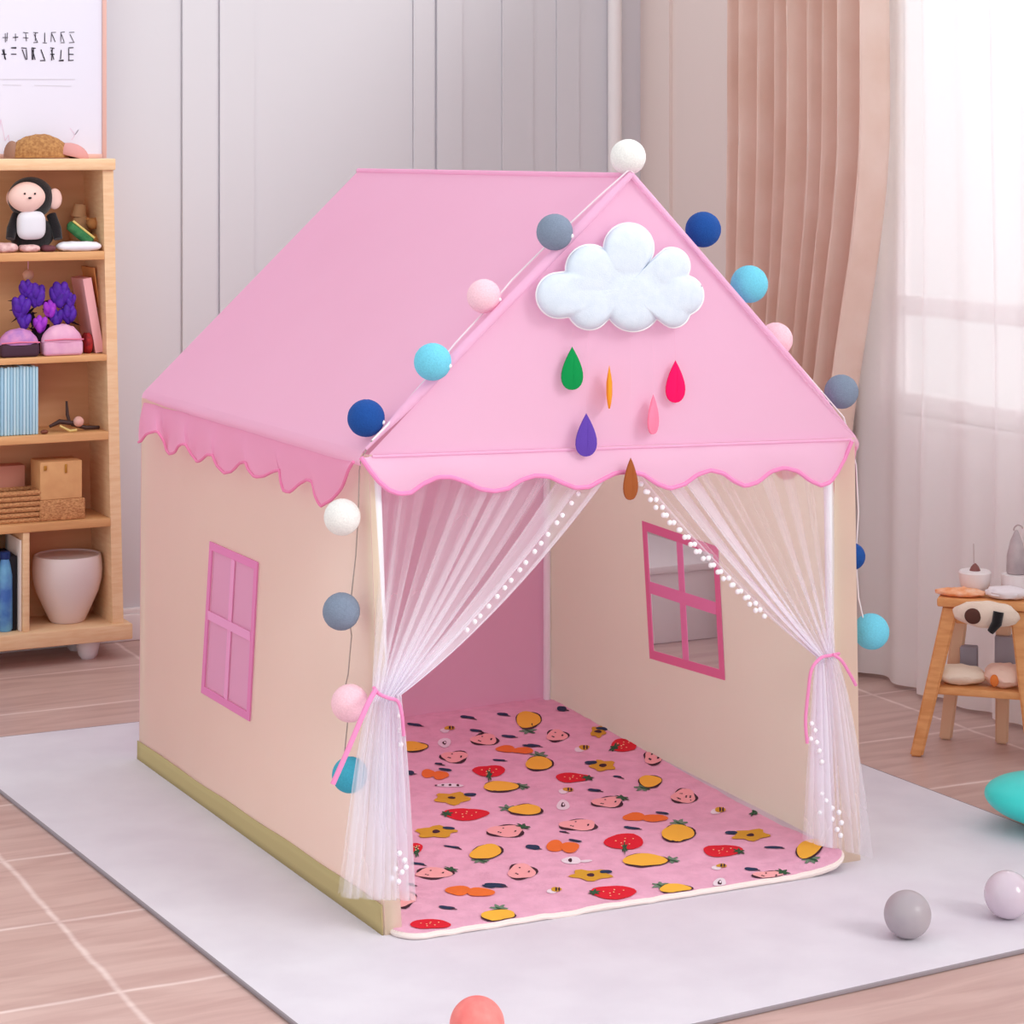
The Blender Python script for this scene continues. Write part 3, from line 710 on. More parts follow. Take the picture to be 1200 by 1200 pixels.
# ------------------------------------------------------------------ bookcase
BY, BD = 2.36, 2.565
M_wood = mat('birch_ply', (222,170,118), .5, rgb2=(208,152,102), nscale=5, stretch=(1,1,9), bump=.05, bscale=60)
M_woode = mat('pale_ply_edge', (240,204,164), .5, rgb2=(232,190,148), nscale=8, stretch=(2,2,14))
M_woodd = mat('ply_back', (226,176,132), .6, rgb2=(216,162,118), nscale=4, stretch=(1,1,6))
bk = thing('bookcase', 'open birch bookcase on casters against the back wall at the left edge', 'bookcase', (-.12, 2.46, 0))
ZB = {'top':(1.374,1.342),'a':(1.121,1.097),'b':(.838,.820),'c':(.627,.604),'d':(.389,.366),'base':(.098,.055)}
xl = -.50
def sidep(z): return lerp(.252, .222, (z-.055)/1.3)
mb = MB()
for (z0, z1) in ((ZB['base'][0], ZB['top'][1]),):
    a0, a1 = sidep(z0), sidep(z1); t = .030
    mb.add([(a0-t,BY,z0),(a0,BY,z0),(a0,BD,z0),(a0-t,BD,z0),(a1-t,BY,z1),(a1,BY,z1),(a1,BD,z1),(a1-t,BD,z1)], [(0,1,5,4),(1,2,6,5),(2,3,7,6),(3,0,4,7),(0,3,2,1),(4,5,6,7)])
mb.build('side_panel', M_woode, bk, smooth=False)
MB().box((xl, BY, .098), (xl+.03, BD, 1.342), .002).build('side_panel', M_wood, bk)
MB().box((xl+.03, BD-.012, .098), (.226, BD, 1.342), 0).build('back_panel', M_woodd, bk, smooth=False)
MB().box((xl-.01, BY-.012, ZB['top'][1]), (.226, BD+.005, ZB['top'][0]), .004).build('top_board', M_woode, bk)
MB().box((xl-.01, BY-.018, ZB['base'][1]), (.272, BD, ZB['base'][0]), .004).build('base_board', M_woode, bk)
for k in 'abcd':
    z1, z0 = ZB[k]; xr_ = sidep((z0+z1)/2)-.030
    mb = MB().box((xl+.03, BY-.002, z0), (xr_, BD-.012, z1), .003); mb.build('shelf_board', M_wood, bk)
xd = PY(30, 680, BY+.01).x
MB().box((xd-.009, BY+.002, .098), (xd+.009, BD-.012, .366), .002).build('divider', M_woode, bk)
M_cast = mat('white_caster', (226,220,224), .4)
for x, y in ((.165, BY+.05), (.165, BD-.04), (xl+.08, BY+.05), (xl+.08, BD-.04)):
    mb = MB().lathe((x, y, 0), [(.0,.0),(.018,.0),(.026,.010),(.032,.035),(.030,.0555),(0,.0555)], 24); mb.build('caster', M_cast, bk)
def SY(u, v, y=2.42): return PY(u, v, y)
# framed poster on the top
pf = thing('framed_poster', 'white poster with two lines of black writing in a thin pink frame on the bookcase', 'poster', (-.15, 2.5, 1.374))
ypf = 2.50; xr_ = PY(124, 150, ypf).x; zb = 1.3745
mb = MB()
mb.box((xr_-.012, ypf-.010, zb), (xr_, ypf+.010, 2.2), .002).box((-.5, ypf-.010, zb), (xr_-.012, ypf+.010, zb+.012), .002).box((-.5, ypf-.010, 2.188), (xr_-.012, ypf+.010, 2.2), .002).box((-.512, ypf-.010, zb), (-.5, ypf+.010, 2.2), .002)
mb.build('frame', mat('pink_wood_frame', (222,178,168), .5), pf)
pb = MB().box((-.5, ypf-.004, zb+.012), (xr_-.012, ypf+.004, 2.188), 0)
pan = pb.build('poster_sheet', mat('poster_paper', (224,222,236), .6), pf, smooth=False)
mb = MB(); rnd = random.Random(11)
def stroke(u0, v0, u1, v1, w=1.0):
    a, b_ = PY(u0, v0, ypf-.0055), PY(u1, v1, ypf-.0055); d = (b_-a).normalized(); x = d.cross(V(0,1,0)).normalized()*(w*.0012)
    mb.add([a-x, a+x, b_+x, b_-x], [(0,1,2,3)])
for row, (v0, v1, hw) in enumerate(((38, 50, .8), (56, 71, 1.15))):
    u = -8
    while u < (84 if row == 0 else 82):
        w = rnd.choice((7, 8, 9)); 
        for k in range(rnd.choice((3, 4))):
            q = rnd.random()
            if q < .4: yy = rnd.choice((v0, (v0+v1)/2, v1)); stroke(u, yy, u+w*.7, yy+rnd.uniform(-.8,.8), hw)
            elif q < .75: xx = u+rnd.choice((.5, w*.35, w*.65)); stroke(xx, v0+rnd.uniform(0,3), xx+rnd.uniform(-1,1), v1-rnd.uniform(0,2), hw)
            else: stroke(u+1, v0+2, u+w*.6, v1-1, hw)
        u += w+3
mb.build('writing', mat('black_ink', (60,54,66), .7), pan, smooth=False)
mb = MB(); stroke(-8, 93, 88, 93, .5); stroke(3, 99.5, 25, 100, .4); stroke(40, 100, 84, 101, .4)
mb.build('fine_print', mat('grey_ink', (196,192,198), .7), pan, smooth=False)
mb = MB()
for q in ((-4,180,1,140),(1,140,6,165),(6,165,10,158),(10,158,12,175),(82,150,88,158),(88,158,92,152),(92,152,84,164)): stroke(*q, .5)
mb.build('pink_sketch', mat('pink_ink', (224,190,212), .7), pan, smooth=False)
# hat-like plush on top
c = SY(52, 183, 2.43); hz_ = 1.3745
hat = thing('straw_hat', 'tan straw sun hat with a pink band lying on top of the bookcase', 'hat', (c.x, c.y, hz_))
MB().ell((c.x-.012, c.y, hz_+.006), (.085,.055,.060), nu=32, nv=20, fn=lambda n, q: V(q.x, q.y, max(q.z, -.004)*(1+.06*noise.noise(n*5)))).build('crown', mat('straw_weave', (186,136,84), .85, rgb2=(150,100,60), nscale=120, bump=.8, bscale=400), hat)
MB().ell((c.x+.072, c.y-.005, hz_+.006), (.050,.050,.036), R=Ry(.25), nu=28, nv=14, fn=lambda n, q: V(q.x, q.y, max(q.z, -.003))).build('brim', mat('dusty_pink_cloth', (206,146,142), .85), hat)
MB().ell((c.x-.088, c.y+.005, hz_+.008), (.022,.03,.040), nu=20, nv=12, fn=lambda n, q: V(q.x, q.y, max(q.z, -.006))).build('ribbon', mat('brown_ribbon', (150,110,92), .8), hat)
# shelf 1: monkey etc
M_blk = mat('black_plush', (24,20,24), .95, bump=.6, bscale=300, sheen=.3)
M_skin = mat('peach_felt', (242,206,196), .9)
zs = ZB['a'][0]
hc = SY(36, 232, 2.42); k = .00230
mk = thing('plush_monkey', 'black plush monkey with pale pink face and white bib on the top shelf', 'plush toy', (hc.x, 2.43, zs))
MB().ell(hc, (27*k, 24*k, 25*k), nu=28, nv=18).build('head', M_blk, mk)
fc = SY(33, 232, 2.372); 
MB().ell(fc+V(-.001,.010,.002), (22.5*k, .030, 18*k), nu=28, nv=18, fn=lambda n, q: V(q.x, q.y, q.z*(1-.12*n.x*n.x))).build('face', M_skin, mk)
MB().ell(SY(64, 233, 2.40), (8.8*k, .012, 12.5*k), nu=20, nv=12).build('ear', M_skin, mk)
MB().ell(SY(14, 232, 2.455), (7*k, .010, 10*k), nu=20, nv=12).build('ear', M_skin, mk)
bc = SY(37, 262, 2.43)
MB().ell(V(bc.x, 2.43, zs+.048), (27*k, .05, .048), nu=28, nv=18).build('body', M_blk, mk)
bb = SY(37, 264, 2.378)
MB().ell(bb+V(0,.004,0), (17*k, .022, 17*k), nu=32, nv=20, fn=lambda n, q: V(math.copysign(abs(n.x)**.6, n.x)*17*k, q.y, math.copysign(abs(n.z)**.6, n.z)*17*k)).build('bib', mat('white_bib', (226,226,234), .9), mk)
for sx, u in ((-1, 14), (1, 66)): MB().tube([SY(u+(-6 if sx > 0 else 6), 252, 2.42), SY(u, 268, 2.40), SY(u+sx*2, 280, 2.39)], [.014,.014,.012], 12).build('arm', M_blk, mk)
mb = MB()
for u in (29, 41): mb.ell(SY(u, 227, 2.353), .0030, nu=10, nv=8)
mb.ell(SY(30, 226, 2.350)+V(.012,0,-.014), (.005,.004,.003), nu=10, nv=8)
mb.build('eyes', M_blk, mk)
c = SY(94, 247, 2.49)
bt = thing('beige_plush', 'beige plush bunny sitting behind the green toy on the top shelf', 'plush toy', (c.x, 2.49, zs))
M_bp = mat('beige_plush_fur', (206,160,118), .95, bump=.5, bscale=300)
MB().ell((c.x, 2.49, zs+.052), (.030,.03,.052), nu=20, nv=14).build('body', M_bp, bt)
MB().tube([(c.x-.005, 2.49, zs+.09), (c.x, 2.49, zs+.125)], [.022,.017], 14).build('head', M_bp, bt)
c = SY(108, 262, 2.44)
br_ = thing('brown_bear', 'small brown plush bear on the top shelf by the side panel', 'plush toy', (c.x, 2.44, zs))
M_bb = mat('brown_plush_fur', (190,130,78), .95, bump=.5, bscale=300)
MB().ell(c, .0165, nu=18, nv=12).build('head', M_bb, br_); MB().ell((c.x+.002, 2.44, zs+.022), (.022,.02,.022), nu=18, nv=12).build('body', M_bb, br_)
mb = MB(); mb.ell(c+V(-.012,0,.012), .006, nu=10, nv=8); mb.ell(c+V(.012,0,.012), .006, nu=10, nv=8); mb.build('ears', M_bb, br_)
a, b_ = SY(80, 262, 2.41), SY(108, 284, 2.41)
gt = MB().tube([lerp(a, b_, t) for t in (0,.08,.5,.92,1)], [.006,.015,.017,.015,.006], 14)
gt = tag(gt.build('pencil_pouch', mat('green_cloth', (46,112,68), .8, rgb2=(70,132,80), nscale=60)), 'green pouch leaning on the top shelf beside the monkey', 'pouch')
MB().tube([lerp(a, b_, t)+V(.006,-.014,.010) for t in (.05,.5,.95)], .003, 8).build('zipper', mat('gold_zip', (226,200,120), .4), gt)
M_wc = mat('white_cloth', (238,236,244), .9); M_pc = mat('pink_cloth', (240,204,200), .9, rgb2=(206,160,160), nscale=70)
def cloth(u0, u1, vt, y, m, label, name='folded_cloth', hh=.026, cat='cloth', zs_=None):
    p0, p1 = SY(u0, vt, y), SY(u1, vt, y); z0 = zs_ if zs_ is not None else zs
    cx_ = (p0.x+p1.x)/2; w = (p1.x-p0.x)/2
    mb = MB().ell((cx_, y, z0+hh*.5), (w, .028, hh*.5), nu=36, nv=14, fn=lambda n, q: V(math.copysign(abs(n.x)**.5, n.x)*w, math.copysign(abs(n.y)**.6, n.y)*.028, q.z*(1+.25*noise.noise(V(n.x*5+u0, n.y*3, 1)))))
    return tag(mb.build(name, m), label, cat)
cloth(66, 118, 284, 2.385, M_wc, 'folded white cloth at the right front of the top shelf')
cloth(-8, 20, 284, 2.385, M_pc, 'crumpled pale pink cloth at the left front of the top shelf')
cloth(22, 46, 286, 2.386, M_pc, 'small blush cloth in front of the monkey', hh=.020)
cloth(48, 64, 286, 2.386, mat('maroon_cloth', (110,62,70), .8), 'small maroon cloth on the top shelf beside the white cloth', hh=.018)
# shelf 2: bouquet, pouches, leaning book
zs2 = ZB['b'][0]
fc = SY(52, 370, 2.44)
fb_ = thing('flower_bunch', 'bunch of violet artificial flowers on the second shelf of the bookcase', 'flowers', (fc.x, 2.45, zs2))
M_lf = mat('dark_leaf', (38,26,50), .7); M_vi = mat('violet_petal', (92,40,176), .6, rgb2=(66,24,140), nscale=60); M_mg = mat('magenta_petal', (176,62,206), .6, rgb2=(140,40,190), nscale=60)
mb = MB(); rnd = random.Random(4)
for i in range(26):
    p = SY(rnd.uniform(18, 90), rnd.uniform(350, 395), 2.46); d = V(rnd.uniform(-1,1), rnd.uniform(-.4,.2), rnd.uniform(-.6,1)).normalized()
    mb.tube([p-d*.02, p, p+d*.022], [.002,.009,.001], 6, flat=.4)
mb.tube([V(fc.x, 2.46, zs2+.002), V(fc.x, 2.46, zs2+.08)], .02, 10)
mb.build('leaves', M_lf, fb_)
for u, v, r, m_ in ((24,360,11,M_vi),(42,346,11,M_vi),(70,345,12,M_vi),(58,362,8,M_mg),(80,368,9,M_vi),(47,380,8,M_mg),(30,338,8,M_vi),(66,372,8,M_vi),(82,352,7,M_vi),(28,376,8,M_vi)):
    c = SY(u, v, 2.415); rr = r*k*1.3
    mb = MB()
    for q in range(5):
        a = q*2*math.pi/5+u; mb.ell(c+V(math.cos(a)*rr*.40, -.006*(q % 2), math.sin(a)*rr*.34), (rr*.40, rr*.36, rr*.74), R=Ry(.35*math.cos(a)), nu=14, nv=10)
    mb.build('flower', m_, fb_)
def pouch(u0, u1, v0, v1, y, m1, m2, label):
    a, b_ = SY(u0, v0, y), SY(u1, v1, y); cx_ = (a.x+b_.x)/2; w = (b_.x-a.x)/2; h = a.z-zs2
    t = thing('cosmetic_pouch', label, 'pouch', (cx_, y, zs2))
    MB().box((cx_-w*.96, y-.026, zs2+.0005), (cx_+w*.96, y+.026, zs2+h*.5), .010, seg=4).build('body', m1, t)
    MB().ell((cx_, y, zs2+h*.44), (w*1.0, .028, h*.56), nu=28, nv=14, fn=lambda n, q: V(q.x, q.y, max(q.z, 0)*(1+.12*noise.noise(n*3)))).build('flap', m2, t)
    MB().tube([V(cx_-w*.95, y-.026, zs2+h*.52), V(cx_, y-.031, zs2+h*.55), V(cx_+w*.95, y-.026, zs2+h*.52)], .002, 6).build('zipper', mat('rose_zip', (226,120,150), .5), t)
M_lp = mat('lilac_pink_satin', (220,160,196), .5, rgb2=(232,180,206), nscale=30); M_lv = mat('lilac_satin', (170,118,186), .5, rgb2=(208,140,190), nscale=40)
pouch(48, 96, 381, 412, 2.388, M_lp, M_lp, 'round pink satin pouch in front of the violet flowers')
pouch(-2, 45, 386, 412, 2.388, mat('dark_plum', (70,44,60), .7), M_lv, 'low lilac and plum pouch at the left of the second shelf')
tag(cloth(97, 107, 385, 2.42, mat('dark_red', (130,30,38), .7, rgb2=(180,40,40), nscale=80), 'x', 'x', .055, 'x', zs2), 'small dark red box squeezed beside the pink book', 'box').name = 'trinket_box'
def lean_book(u0, v0, u1, v1, w, m1, label, y=2.40, dp=.12):
    a, b_ = SY(u0, v0, y), SY(u1, v1, y); b_.z = zs2+.003; d = (a-b_).normalized(); x = d.cross(V(0,1,0)); x = -x if x.x > 0 else x
    t = thing('picture_book', label, 'book', (b_.x, y, zs2))
    pa = [b_, b_+x*w, a+x*w, a]
    zmin = min(p.z for p in pa); pa = [p+V(0,0,zs2+.0005-zmin) for p in pa]
    MB().prism(pa, (0, dp, 0)).build('cover', m1, t, smooth=False)
    c = sum(pa, V(0,0,0))/4; pg = [c+(p-c)*.86+V(0,.004,0) for p in pa]
    MB().prism(pg, (0, dp+.001, 0)).build('pages', mat('book_pages', (242,226,214), .8), t, smooth=False)
lean_book(107, 326, 122, 411, .024, mat('pink_book', (236,176,180), .6), 'pale pink picture book leaning on the second shelf')
lean_book(111, 313, 124, 411, .004, mat('orange_board', (226,160,100), .6), 'thin orange board leaning behind the pink picture book', y=2.43)
p = SY(33, 322, 2.47)
hb = thing('hanging_pompom', 'small blush ball hanging under the second compartment ceiling', 'ornament', p)
MB().ell(p, .0155, nu=20, nv=14).build('ball', mat('blush_felt', (220,172,150), .9), hb); MB().tube([p+V(0,0,.014), V(p.x, p.y, ZB['a'][1]-.0005)], .0012, 6).build('thread', M_thread, hb)
# shelf 3: pale blue books, trinkets
zs3 = ZB['c'][0]; rnd = random.Random(2)
ordn = ['rightmost','second from the right','third from the right','fourth from the right','fifth from the right','sixth from the right','seventh from the right','eighth from the right','ninth from the right','tenth from the right','eleventh from the right','twelfth from the right','thirteenth from the right']
x = SY(45, 470, 2.375).x
for i in range(13):
    w = rnd.choice((.0082, .0088, .0092)); hgt = .186+rnd.uniform(-.003, .003)
    bkk = thing('slim_book', 'slim pale blue book, %s in the row on the middle shelf' % ordn[i], 'book', (x-w/2, 2.43, zs3), 'pale blue books on the middle shelf')
    y0 = 2.372+rnd.uniform(0, .003)
    MB().box((x-w+.0004, y0, zs3+.0005), (x-.0004, y0+.13, zs3+hgt), .0028, seg=3).build('cover', mat('pale_blue_%d' % (i % 3), [(176,214,230),(190,222,236),(160,202,224)][i % 3], .5), bkk)
    MB().box((x-w+.0018, y0+.01, zs3+hgt-.002), (x-.0018, y0+.131, zs3+hgt+.0004), .0002).build('pages', mat('book_pages', (242,226,214), .8), bkk)
    x -= w
c = SY(78, 495, 2.40)
ts = thing('toy_figure', 'small dark jointed toy with a pale pink ball head lying on the middle shelf', 'toy', (c.x, 2.40, zs3))
M_dk = mat('dark_plastic', (66,44,40), .5)
MB().ell(SY(92, 494, 2.395), .0145, nu=20, nv=14).build('head', mat('blush_head', (222,170,158), .6), ts)
mb = MB().tube([SY(58, 500, 2.40), SY(70, 494, 2.40), SY(86, 496, 2.40)], [.004,.007,.006], 10); mb.build('body', M_dk, ts)
mb = MB().tube([SY(78, 470, 2.41), SY(79, 486, 2.405), SY(82, 497, 2.40)], [.003,.005,.004], 8); mb.build('arm', M_dk, ts)
mb = MB().tube([SY(84, 497, 2.40), SY(100, 501, 2.40), V(SY(116, 503, 2.41).x, 2.41, zs3+.006)], [.005,.006,.005], 8); mb.build('leg', M_dk, ts)
mb = MB().tube([SY(70, 499, 2.39), SY(82, 505, 2.385), V(SY(90, 505, 2.385).x, 2.385, zs3+.005)], [.003,.004,.004], 8); mb.build('leg', mat('pale_yellow', (216,190,120), .5), ts)
c = SY(52, 505, 2.375); tag(MB().ell((c.x, 2.375, zs3+.006), (.011,.008,.006), nu=16, nv=10).build('pebble', mat('brown_stone', (120,66,50), .5)), 'small brown pebble beside the blue books', 'pebble')
# shelf 4: box and basket
zs4 = ZB['d'][0]
M_wk = mat('wicker', (212,158,108), .8, rgb2=(170,112,72), nscale=160, bump=1, bscale=220, stretch=(1,1,2))
M_tan = mat('tan_card', (222,170,118), .8, rgb2=(212,158,108), nscale=20)
a, b_ = SY(47, 542, 2.38), SY(98, 606, 2.38)
tb = thing('storage_box', 'tall tan storage box with woven lower half on the fourth shelf', 'box', ((a.x+b_.x)/2, 2.43, zs4))
hh = a.z-zs4
MB().box((a.x, 2.38, zs4+hh*.36), (b_.x-.004, 2.48, zs4+hh), .003).build('body', M_tan, tb)
mb = MB().box((a.x-.001, 2.377, zs4+.0005), (b_.x+.004, 2.484, zs4+hh*.36), .004); mb.build('woven_band', M_wk, tb)
mb = MB(); mb.box((a.x+.010, 2.376, zs4+hh*.86), (a.x+.018, 2.380, zs4+hh*.94), .001); mb.box((a.x+.068, 2.376, zs4+hh*.80), (a.x+.074, 2.380, zs4+hh*.95), .001); mb.build('clasp', mat('brass', (190,140,60), .4, metal=.6), tb)
a, b_ = SY(-12, 580, 2.385), SY(45, 608, 2.385)
bs = thing('wicker_basket', 'low wicker basket on the fourth shelf at the left edge', 'basket', ((a.x+b_.x)/2, 2.43, zs4))
mb = MB(); hh = a.z-zs4
for q in range(6):
    z = zs4+.006+q*(hh-.008)/5; x0, x1, y0, y1 = a.x-.0006*q, b_.x+.0006*q, 2.385, 2.47; N = 12
    pts = []
    for (p0, p1) in (((x0,y0),(x1,y0)),((x1,y0),(x1,y1)),((x1,y1),(x0,y1)),((x0,y1),(x0,y0))):
        for t in range(N): pts.append(V(lerp(p0[0],p1[0],t/N), lerp(p0[1],p1[1],t/N), z+.002*math.sin(t*3.14+q*3.14)))
    mb.tube(pts, .0068, 8, closed=True)
mb.box((a.x, 2.385, zs4+.001), (b_.x, 2.47, zs4+.006), .001)
mb.build('weave', M_wk, bs)
a, b_ = SY(-14, 547, 2.49), SY(29, 600, 2.49)
tag(MB().box((a.x, 2.485, zs4+.0005), (b_.x, 2.54, a.z), .003).build('card_box', mat('dusty_rose_card', (204,140,120), .8)), 'dusty rose card box behind the low wicker basket', 'box')
# bottom compartment: white pot, blue bottle, boards
zs5 = ZB['base'][0]
c = SY(81.5, 732, 2.44); s = .00231*1.01
prof = [(0,.0),(.045,.0),(.050,.006),(.068,.045),(.086,.085),(.094,.118),(.096,.145),(.094,.172),(.091,.184),(.087,.1845),(.085,.180),(0,.179)]
tag(MB().lathe((c.x-.002, 2.455, zs5+.0005), prof, 40).build('plant_pot', mat('white_ceramic', (228,212,210), .45, coat=.2)), 'big rounded white ceramic pot in the bottom compartment', 'pot')
bt_ = thing('drink_bottle', 'blue bottle in the dark bottom left compartment', 'bottle', (SY(6, 735, 2.40).x, 2.40, zs5))
c = SY(6, 735, 2.40)
MB().lathe((c.x, 2.40, zs5+.0005), [(0,0),(.017,0),(.020,.006),(.020,.09),(.0195,.15),(.014,.185),(.011,.195)], 24).build('body', mat('blue_plastic', (58,110,190), .3, rgb2=(110,180,220), nscale=14, coat=.5), bt_)
MB().lathe((c.x, 2.40, zs5+.195), [(.013,0),(.014,.003),(.014,.018),(.012,.020),(0,.020)], 20).build('cap', mat('navy_cap', (26,50,110), .4), bt_)
x0 = xd-.0095
tag(MB().box((x0-.006, 2.372, zs5+.0005), (x0-.0005, 2.53, .345), .001).build('thin_board', mat('white_board', (236,224,218), .6)), 'thin white board standing against the bookcase divider', 'board')
tag(MB().box((x0-.030, 2.392, zs5+.0005), (x0-.008, 2.53, .300), .002).build('storage_folder', mat('black_folder', (24,22,30), .6)), 'black folder standing between the blue bottle and the white board', 'folder')
tag(MB().box((-.24, 2.49, zs5+.0005), (x0-.032, 2.54, .350), .002).build('dark_slab', mat('dark_slab', (36,32,44), .6)), 'dark slab across the compartment back behind the blue bottle', 'case')  # dark slab that turns the back of this compartment black
# ------------------------------------------------------------------ wooden step stool at the right
M_oak = mat('oak', (228,166,110), .5, rgb2=(214,148,92), nscale=6, stretch=(3,3,14), bump=.05, bscale=60)
M_oakp = mat('pale_oak', (226,190,160), .55)
f0 = PZ(1074, 886, 0); f1 = PZ(1212, 897, 0)
dx_ = (f1-f0).normalized(); dy_ = V(-dx_.y, dx_.x, 0)
W_ = (f1-f0).length; c0 = f0
def ST(a, b_, z): return c0+dx_*a+dy_*b_+V(0,0,z)
TH = .365; DP = .175
st = thing('step_stool', 'small oak step stool with splayed legs cluttered with toys by the curtain', 'stool', ST(W_/2, DP/2, 0))
legs = [((0,0),(.075,.035)), ((W_,0),(W_-.04,.035)), ((.045,DP),(.09,DP-.05)), ((W_-.09,DP),(W_-.08,DP-.05))]
for i, (f_, t_) in enumerate(legs):
    a, b_ = ST(f_[0], f_[1], .001), ST(t_[0], t_[1], TH-.02)
    ax = (b_-a).normalized(); ex = dx_*.0145; ey = dy_*.011
    vs = [a-ex-ey, a+ex-ey, a+ex+ey, a-ex+ey]; k2 = 1.25
    vs += [b_-ex*k2-ey, b_+ex*k2-ey, b_+ex*k2+ey, b_-ex*k2+ey]
    bm = bmesh.new(); vv = [bm.verts.new(p) for p in vs]
    for f in ((3,2,1,0),(4,5,6,7),(0,1,5,4),(1,2,6,5),(2,3,7,6),(3,0,4,7)): bm.faces.new([vv[q] for q in f])
    bmesh.ops.bevel(bm, geom=bm.edges[:], offset=.004, segments=3, affect='EDGES'); bm.verts.index_update()
    MB().add([v.co.copy() for v in bm.verts], [[v.index for v in f.verts] for f in bm.faces]).build('leg', M_oak if i < 2 else M_oakp, st); bm.free()
RS = Matrix((dx_, dy_, V(0,0,1))).transposed()
def sbox(a0, a1, b0, b1, z0, z1, bev=.004):
    c = ST((a0+a1)/2, (b0+b1)/2, (z0+z1)/2); d = V(a1-a0, b1-b0, z1-z0)/2
    return MB().box(c-d, c+d, bev, R=RS)
sbox(.045, W_-.005, .012, DP-.02, TH-.02, TH).build('seat', M_oak, st)
sbox(.085, W_-.05, .030, .042, TH-.06, TH-.02).build('apron', M_oak, st)
ls = .160
sbox(.030, W_-.012, .014, DP-.02, ls-.018, ls).build('lower_shelf', M_oak, st)
def sitem(a, b_, z): return ST(a, b_, z)
zt = TH+.0003
p = sitem(.095, .05, zt)
oc = tag(MB().ell(p+V(0,0,.009), (.058,.030,.010), R=RS, nu=30, nv=12, fn=lambda n, q: V(q.x*(1+.2*noise.noise(n*2)), q.y, q.z*(1+.6*noise.noise(n*4)))).build('folded_scarf', mat('orange_cloth', (236,150,96), .85, rgb2=(246,196,166), nscale=40)), 'orange and peach cloth folded at the left corner of the stool top', 'cloth')
# plush with round brown spot hanging over the front
p = sitem(.160, -.014, TH-.026)
pd = thing('plush_dog', 'white plush dog with a brown patch slumped over the stool front', 'plush toy', sitem(.160, -.014, TH-.06))
M_wp = mat('cream_plush', (232,212,196), .95, bump=.6, bscale=260)
MB().ell(p, (.075,.022,.030), R=RS, nu=30, nv=16, fn=lambda n, q: q*(1+.1*noise.noise(n*3))).build('body', M_wp, pd)
MB().ell(p+RS @ V(-.028,-.019,-.002), (.019,.008,.018), R=RS, nu=20, nv=12).build('patch', mat('brown_plush', (88,54,46), .9), pd)
MB().tube([p+RS @ V(.03,-.022,.012), p+RS @ V(.026,-.026,-.014), p+RS @ V(.012,-.024,-.034)], [.012,.012,.008], 12).build('ear', M_blk, pd)
p = sitem(.20, .05, zt)
tag(MB().ell(p+V(0,0,.014), (.05,.035,.015), R=RS, nu=30, nv=14, fn=lambda n, q: q*(1+.15*noise.noise(n*4))).build('crumpled_napkin', mat('white_napkin', (232,222,226), .9)), 'crumpled white napkin lying on the right half of the stool top', 'napkin')
p = sitem(.122, .100, zt)
cdh = thing('candle_dish', 'white bowl with a maroon cone on top standing at the back of the stool', 'bowl', p)
MB().lathe(p, [(0,0),(.026,0),(.032,.012),(.037,.034),(.038,.048),(.035,.052),(0,.052)], 28).build('bowl', mat('pale_bowl', (230,220,220), .5), cdh)
MB().lathe(p+V(0,0,.052), [(.013,0),(.009,.009),(.002,.017),(0,.017)], 16).build('cone', mat('maroon_cone', (132,80,76), .6), cdh)
MB().tube([p+V(-.003,0,.066), p+V(-.004,0,.115)], .0012, 6).build('stick', mat('grey_stick', (180,164,164), .6), cdh)
p = sitem(.216, .105, zt)
gb = thing('grey_bottle', 'grey tapered bottle with a hooked neck at the right of the stool top', 'bottle', p)
z0 = 0
MB().lathe(p, [(0,0),(.032,0),(.035,.010),(.035,.048),(0,.050)], 24).build('base', mat('pale_bowl', (230,220,220), .5), gb)
MB().lathe(p+V(0,0,.05), [(0,0),(.021,0),(.023,.006),(.022,.04),(.014,.075),(.005,.096),(.003,.100),(0,.100)], 24).build('body', mat('grey_glaze', (168,154,158), .4, rgb2=(192,178,180), nscale=20), gb)
MB().tube([p+V(0,0,.149)+RS @ (V(-.006,0,0)+V(.011*(1-math.cos(t)), 0, .013*math.sin(t))) for t in [i*.34 for i in range(9)]], .0018, 8).build('hook', mat('grey_stick', (180,164,164), .6), gb)
# lower shelf plush
p = sitem(.090, .06, ls+.0003)
cp = tag(MB().ell(p+V(0,0,.022), (.064,.045,.022), R=RS, nu=30, nv=14, fn=lambda n, q: q*(1+.12*noise.noise(n*3))).build('plush_cushion', mat('ivory_plush', (240,222,204), .95, bump=.5, bscale=260)), 'ivory plush cushion on the left of the stool lower shelf', 'cushion')
p = sitem(.195, .06, ls+.0003)
cp = tag(MB().ell(p+V(0,0,.027), (.050,.045,.027), R=RS, nu=30, nv=14, fn=lambda n, q: q*(1+.15*noise.noise(n*3+V(4,0,0)))).build('plush_toy', mat('peach_plush', (240,206,190), .95, bump=.5, bscale=260)), 'peach plush toy with an orange nose on the right of the stool lower shelf', 'plush toy')
MB().ell(p+V(0,0,.022)+RS @ V(-.02,-.042,0), (.010,.006,.014), R=RS, nu=16, nv=10).build('nose', mat('orange_felt', (226,126,60), .9), cp)
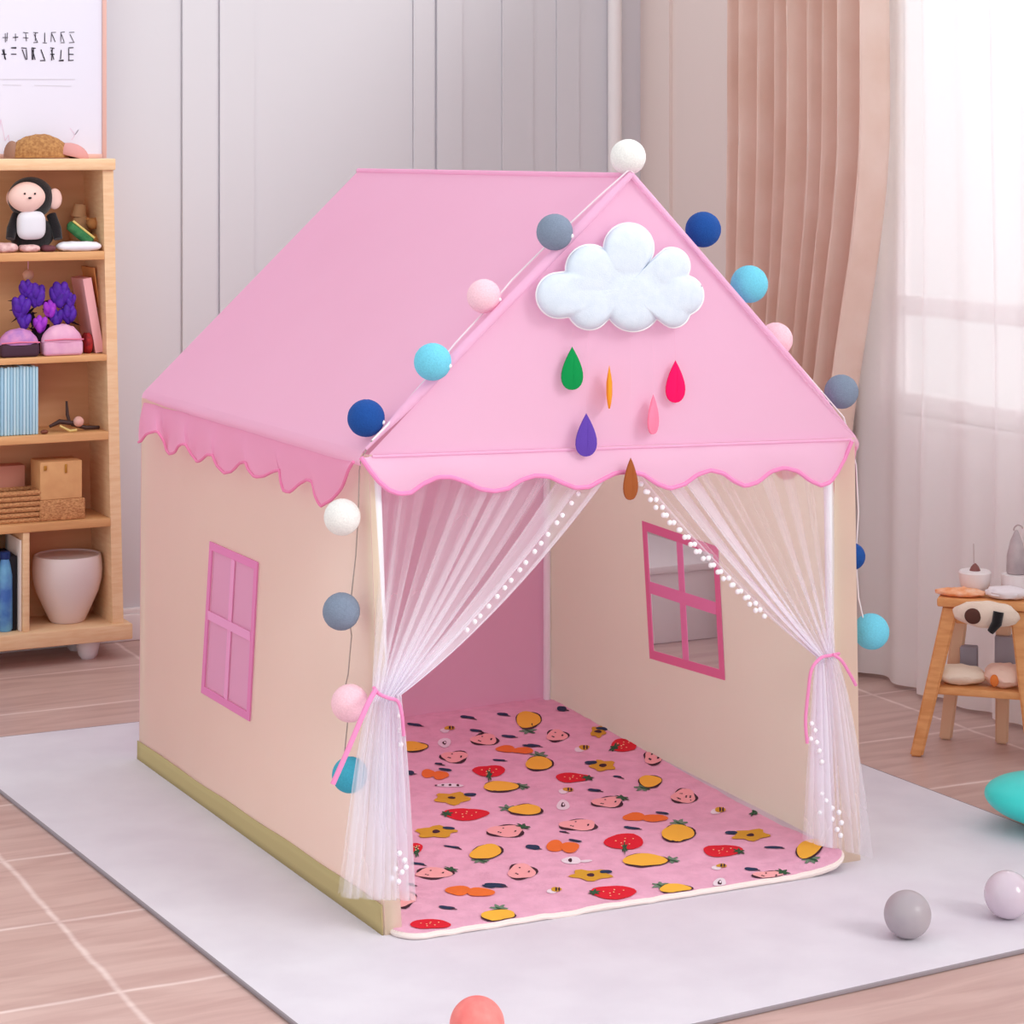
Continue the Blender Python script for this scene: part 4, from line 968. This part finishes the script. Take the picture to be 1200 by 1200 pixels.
tag(sbox(.085, .125, .115, .145, ls+.0003, ls+.075, .004).build('grey_block', mat('grey_card', (150,146,158), .7)), 'narrow grey block behind the ivory cushion on the stool shelf', 'box')
tag(sbox(.165, .232, .115, .148, ls+.0003, ls+.105, .004).build('grey_carton', mat('blue_grey_card', (160,158,170), .7)), 'wide blue grey carton behind the peach toy on the stool shelf', 'box')
# white low box behind the tent, seen through its window
bx = thing('storage_bench', 'low white storage bench by the back right corner, seen through the tent window', 'bench', (1.72, 2.2, 0))
M_bw = mat('bench_white', (224,216,220), .5)
MB().box((1.56, 1.86, .001), (1.90, 2.52, .20), .006).build('body', M_bw, bx); MB().box((1.55, 1.85, .20), (1.91, 2.53, .222), .005).build('lid', M_bw, bx)
# ------------------------------------------------------------------ light
w = bpy.data.worlds.new('world'); bpy.context.scene.world = w; w.use_nodes = True
nt = w.node_tree; bg = nt.nodes['Background']; bg.inputs[0].default_value = (.96, .975, .985, 1)
tcw = nt.nodes.new('ShaderNodeTexCoord'); dt = nt.nodes.new('ShaderNodeVectorMath'); dt.operation = 'DOT_PRODUCT'; dt.inputs[1].default_value = (.97, .05, .22)
mr = nt.nodes.new('ShaderNodeMapRange'); mr.interpolation_type = 'SMOOTHSTEP'; mr.inputs[1].default_value = .55; mr.inputs[2].default_value = .98; mr.inputs[3].default_value = 1.05; mr.inputs[4].default_value = 5.4
nt.links.new(tcw.outputs['Generated'], dt.inputs[0]); nt.links.new(dt.outputs['Value'], mr.inputs[0]); nt.links.new(mr.outputs[0], bg.inputs[1])
sd = bpy.data.lights.new('sun', 'SUN'); sd.energy = 1.1; sd.angle = math.radians(22); sd.color = (1, .98, .97)
so = bpy.data.objects.new('sun', sd); C.objects.link(so)
so.rotation_euler = V(-.36, .72, -.50).to_track_quat('-Z', 'Y').to_euler(); so.location = (2, -3, 3)
sc = bpy.context.scene
sc.view_settings.view_transform = 'Standard'; sc.view_settings.look = 'None'; sc.view_settings.gamma = 1; sc.view_settings.exposure = .08
try:
    sc.cycles.transparent_max_bounces = 32; sc.cycles.max_bounces = 10; sc.cycles.diffuse_bounces = 6; sc.cycles.use_denoising = True
except Exception: pass
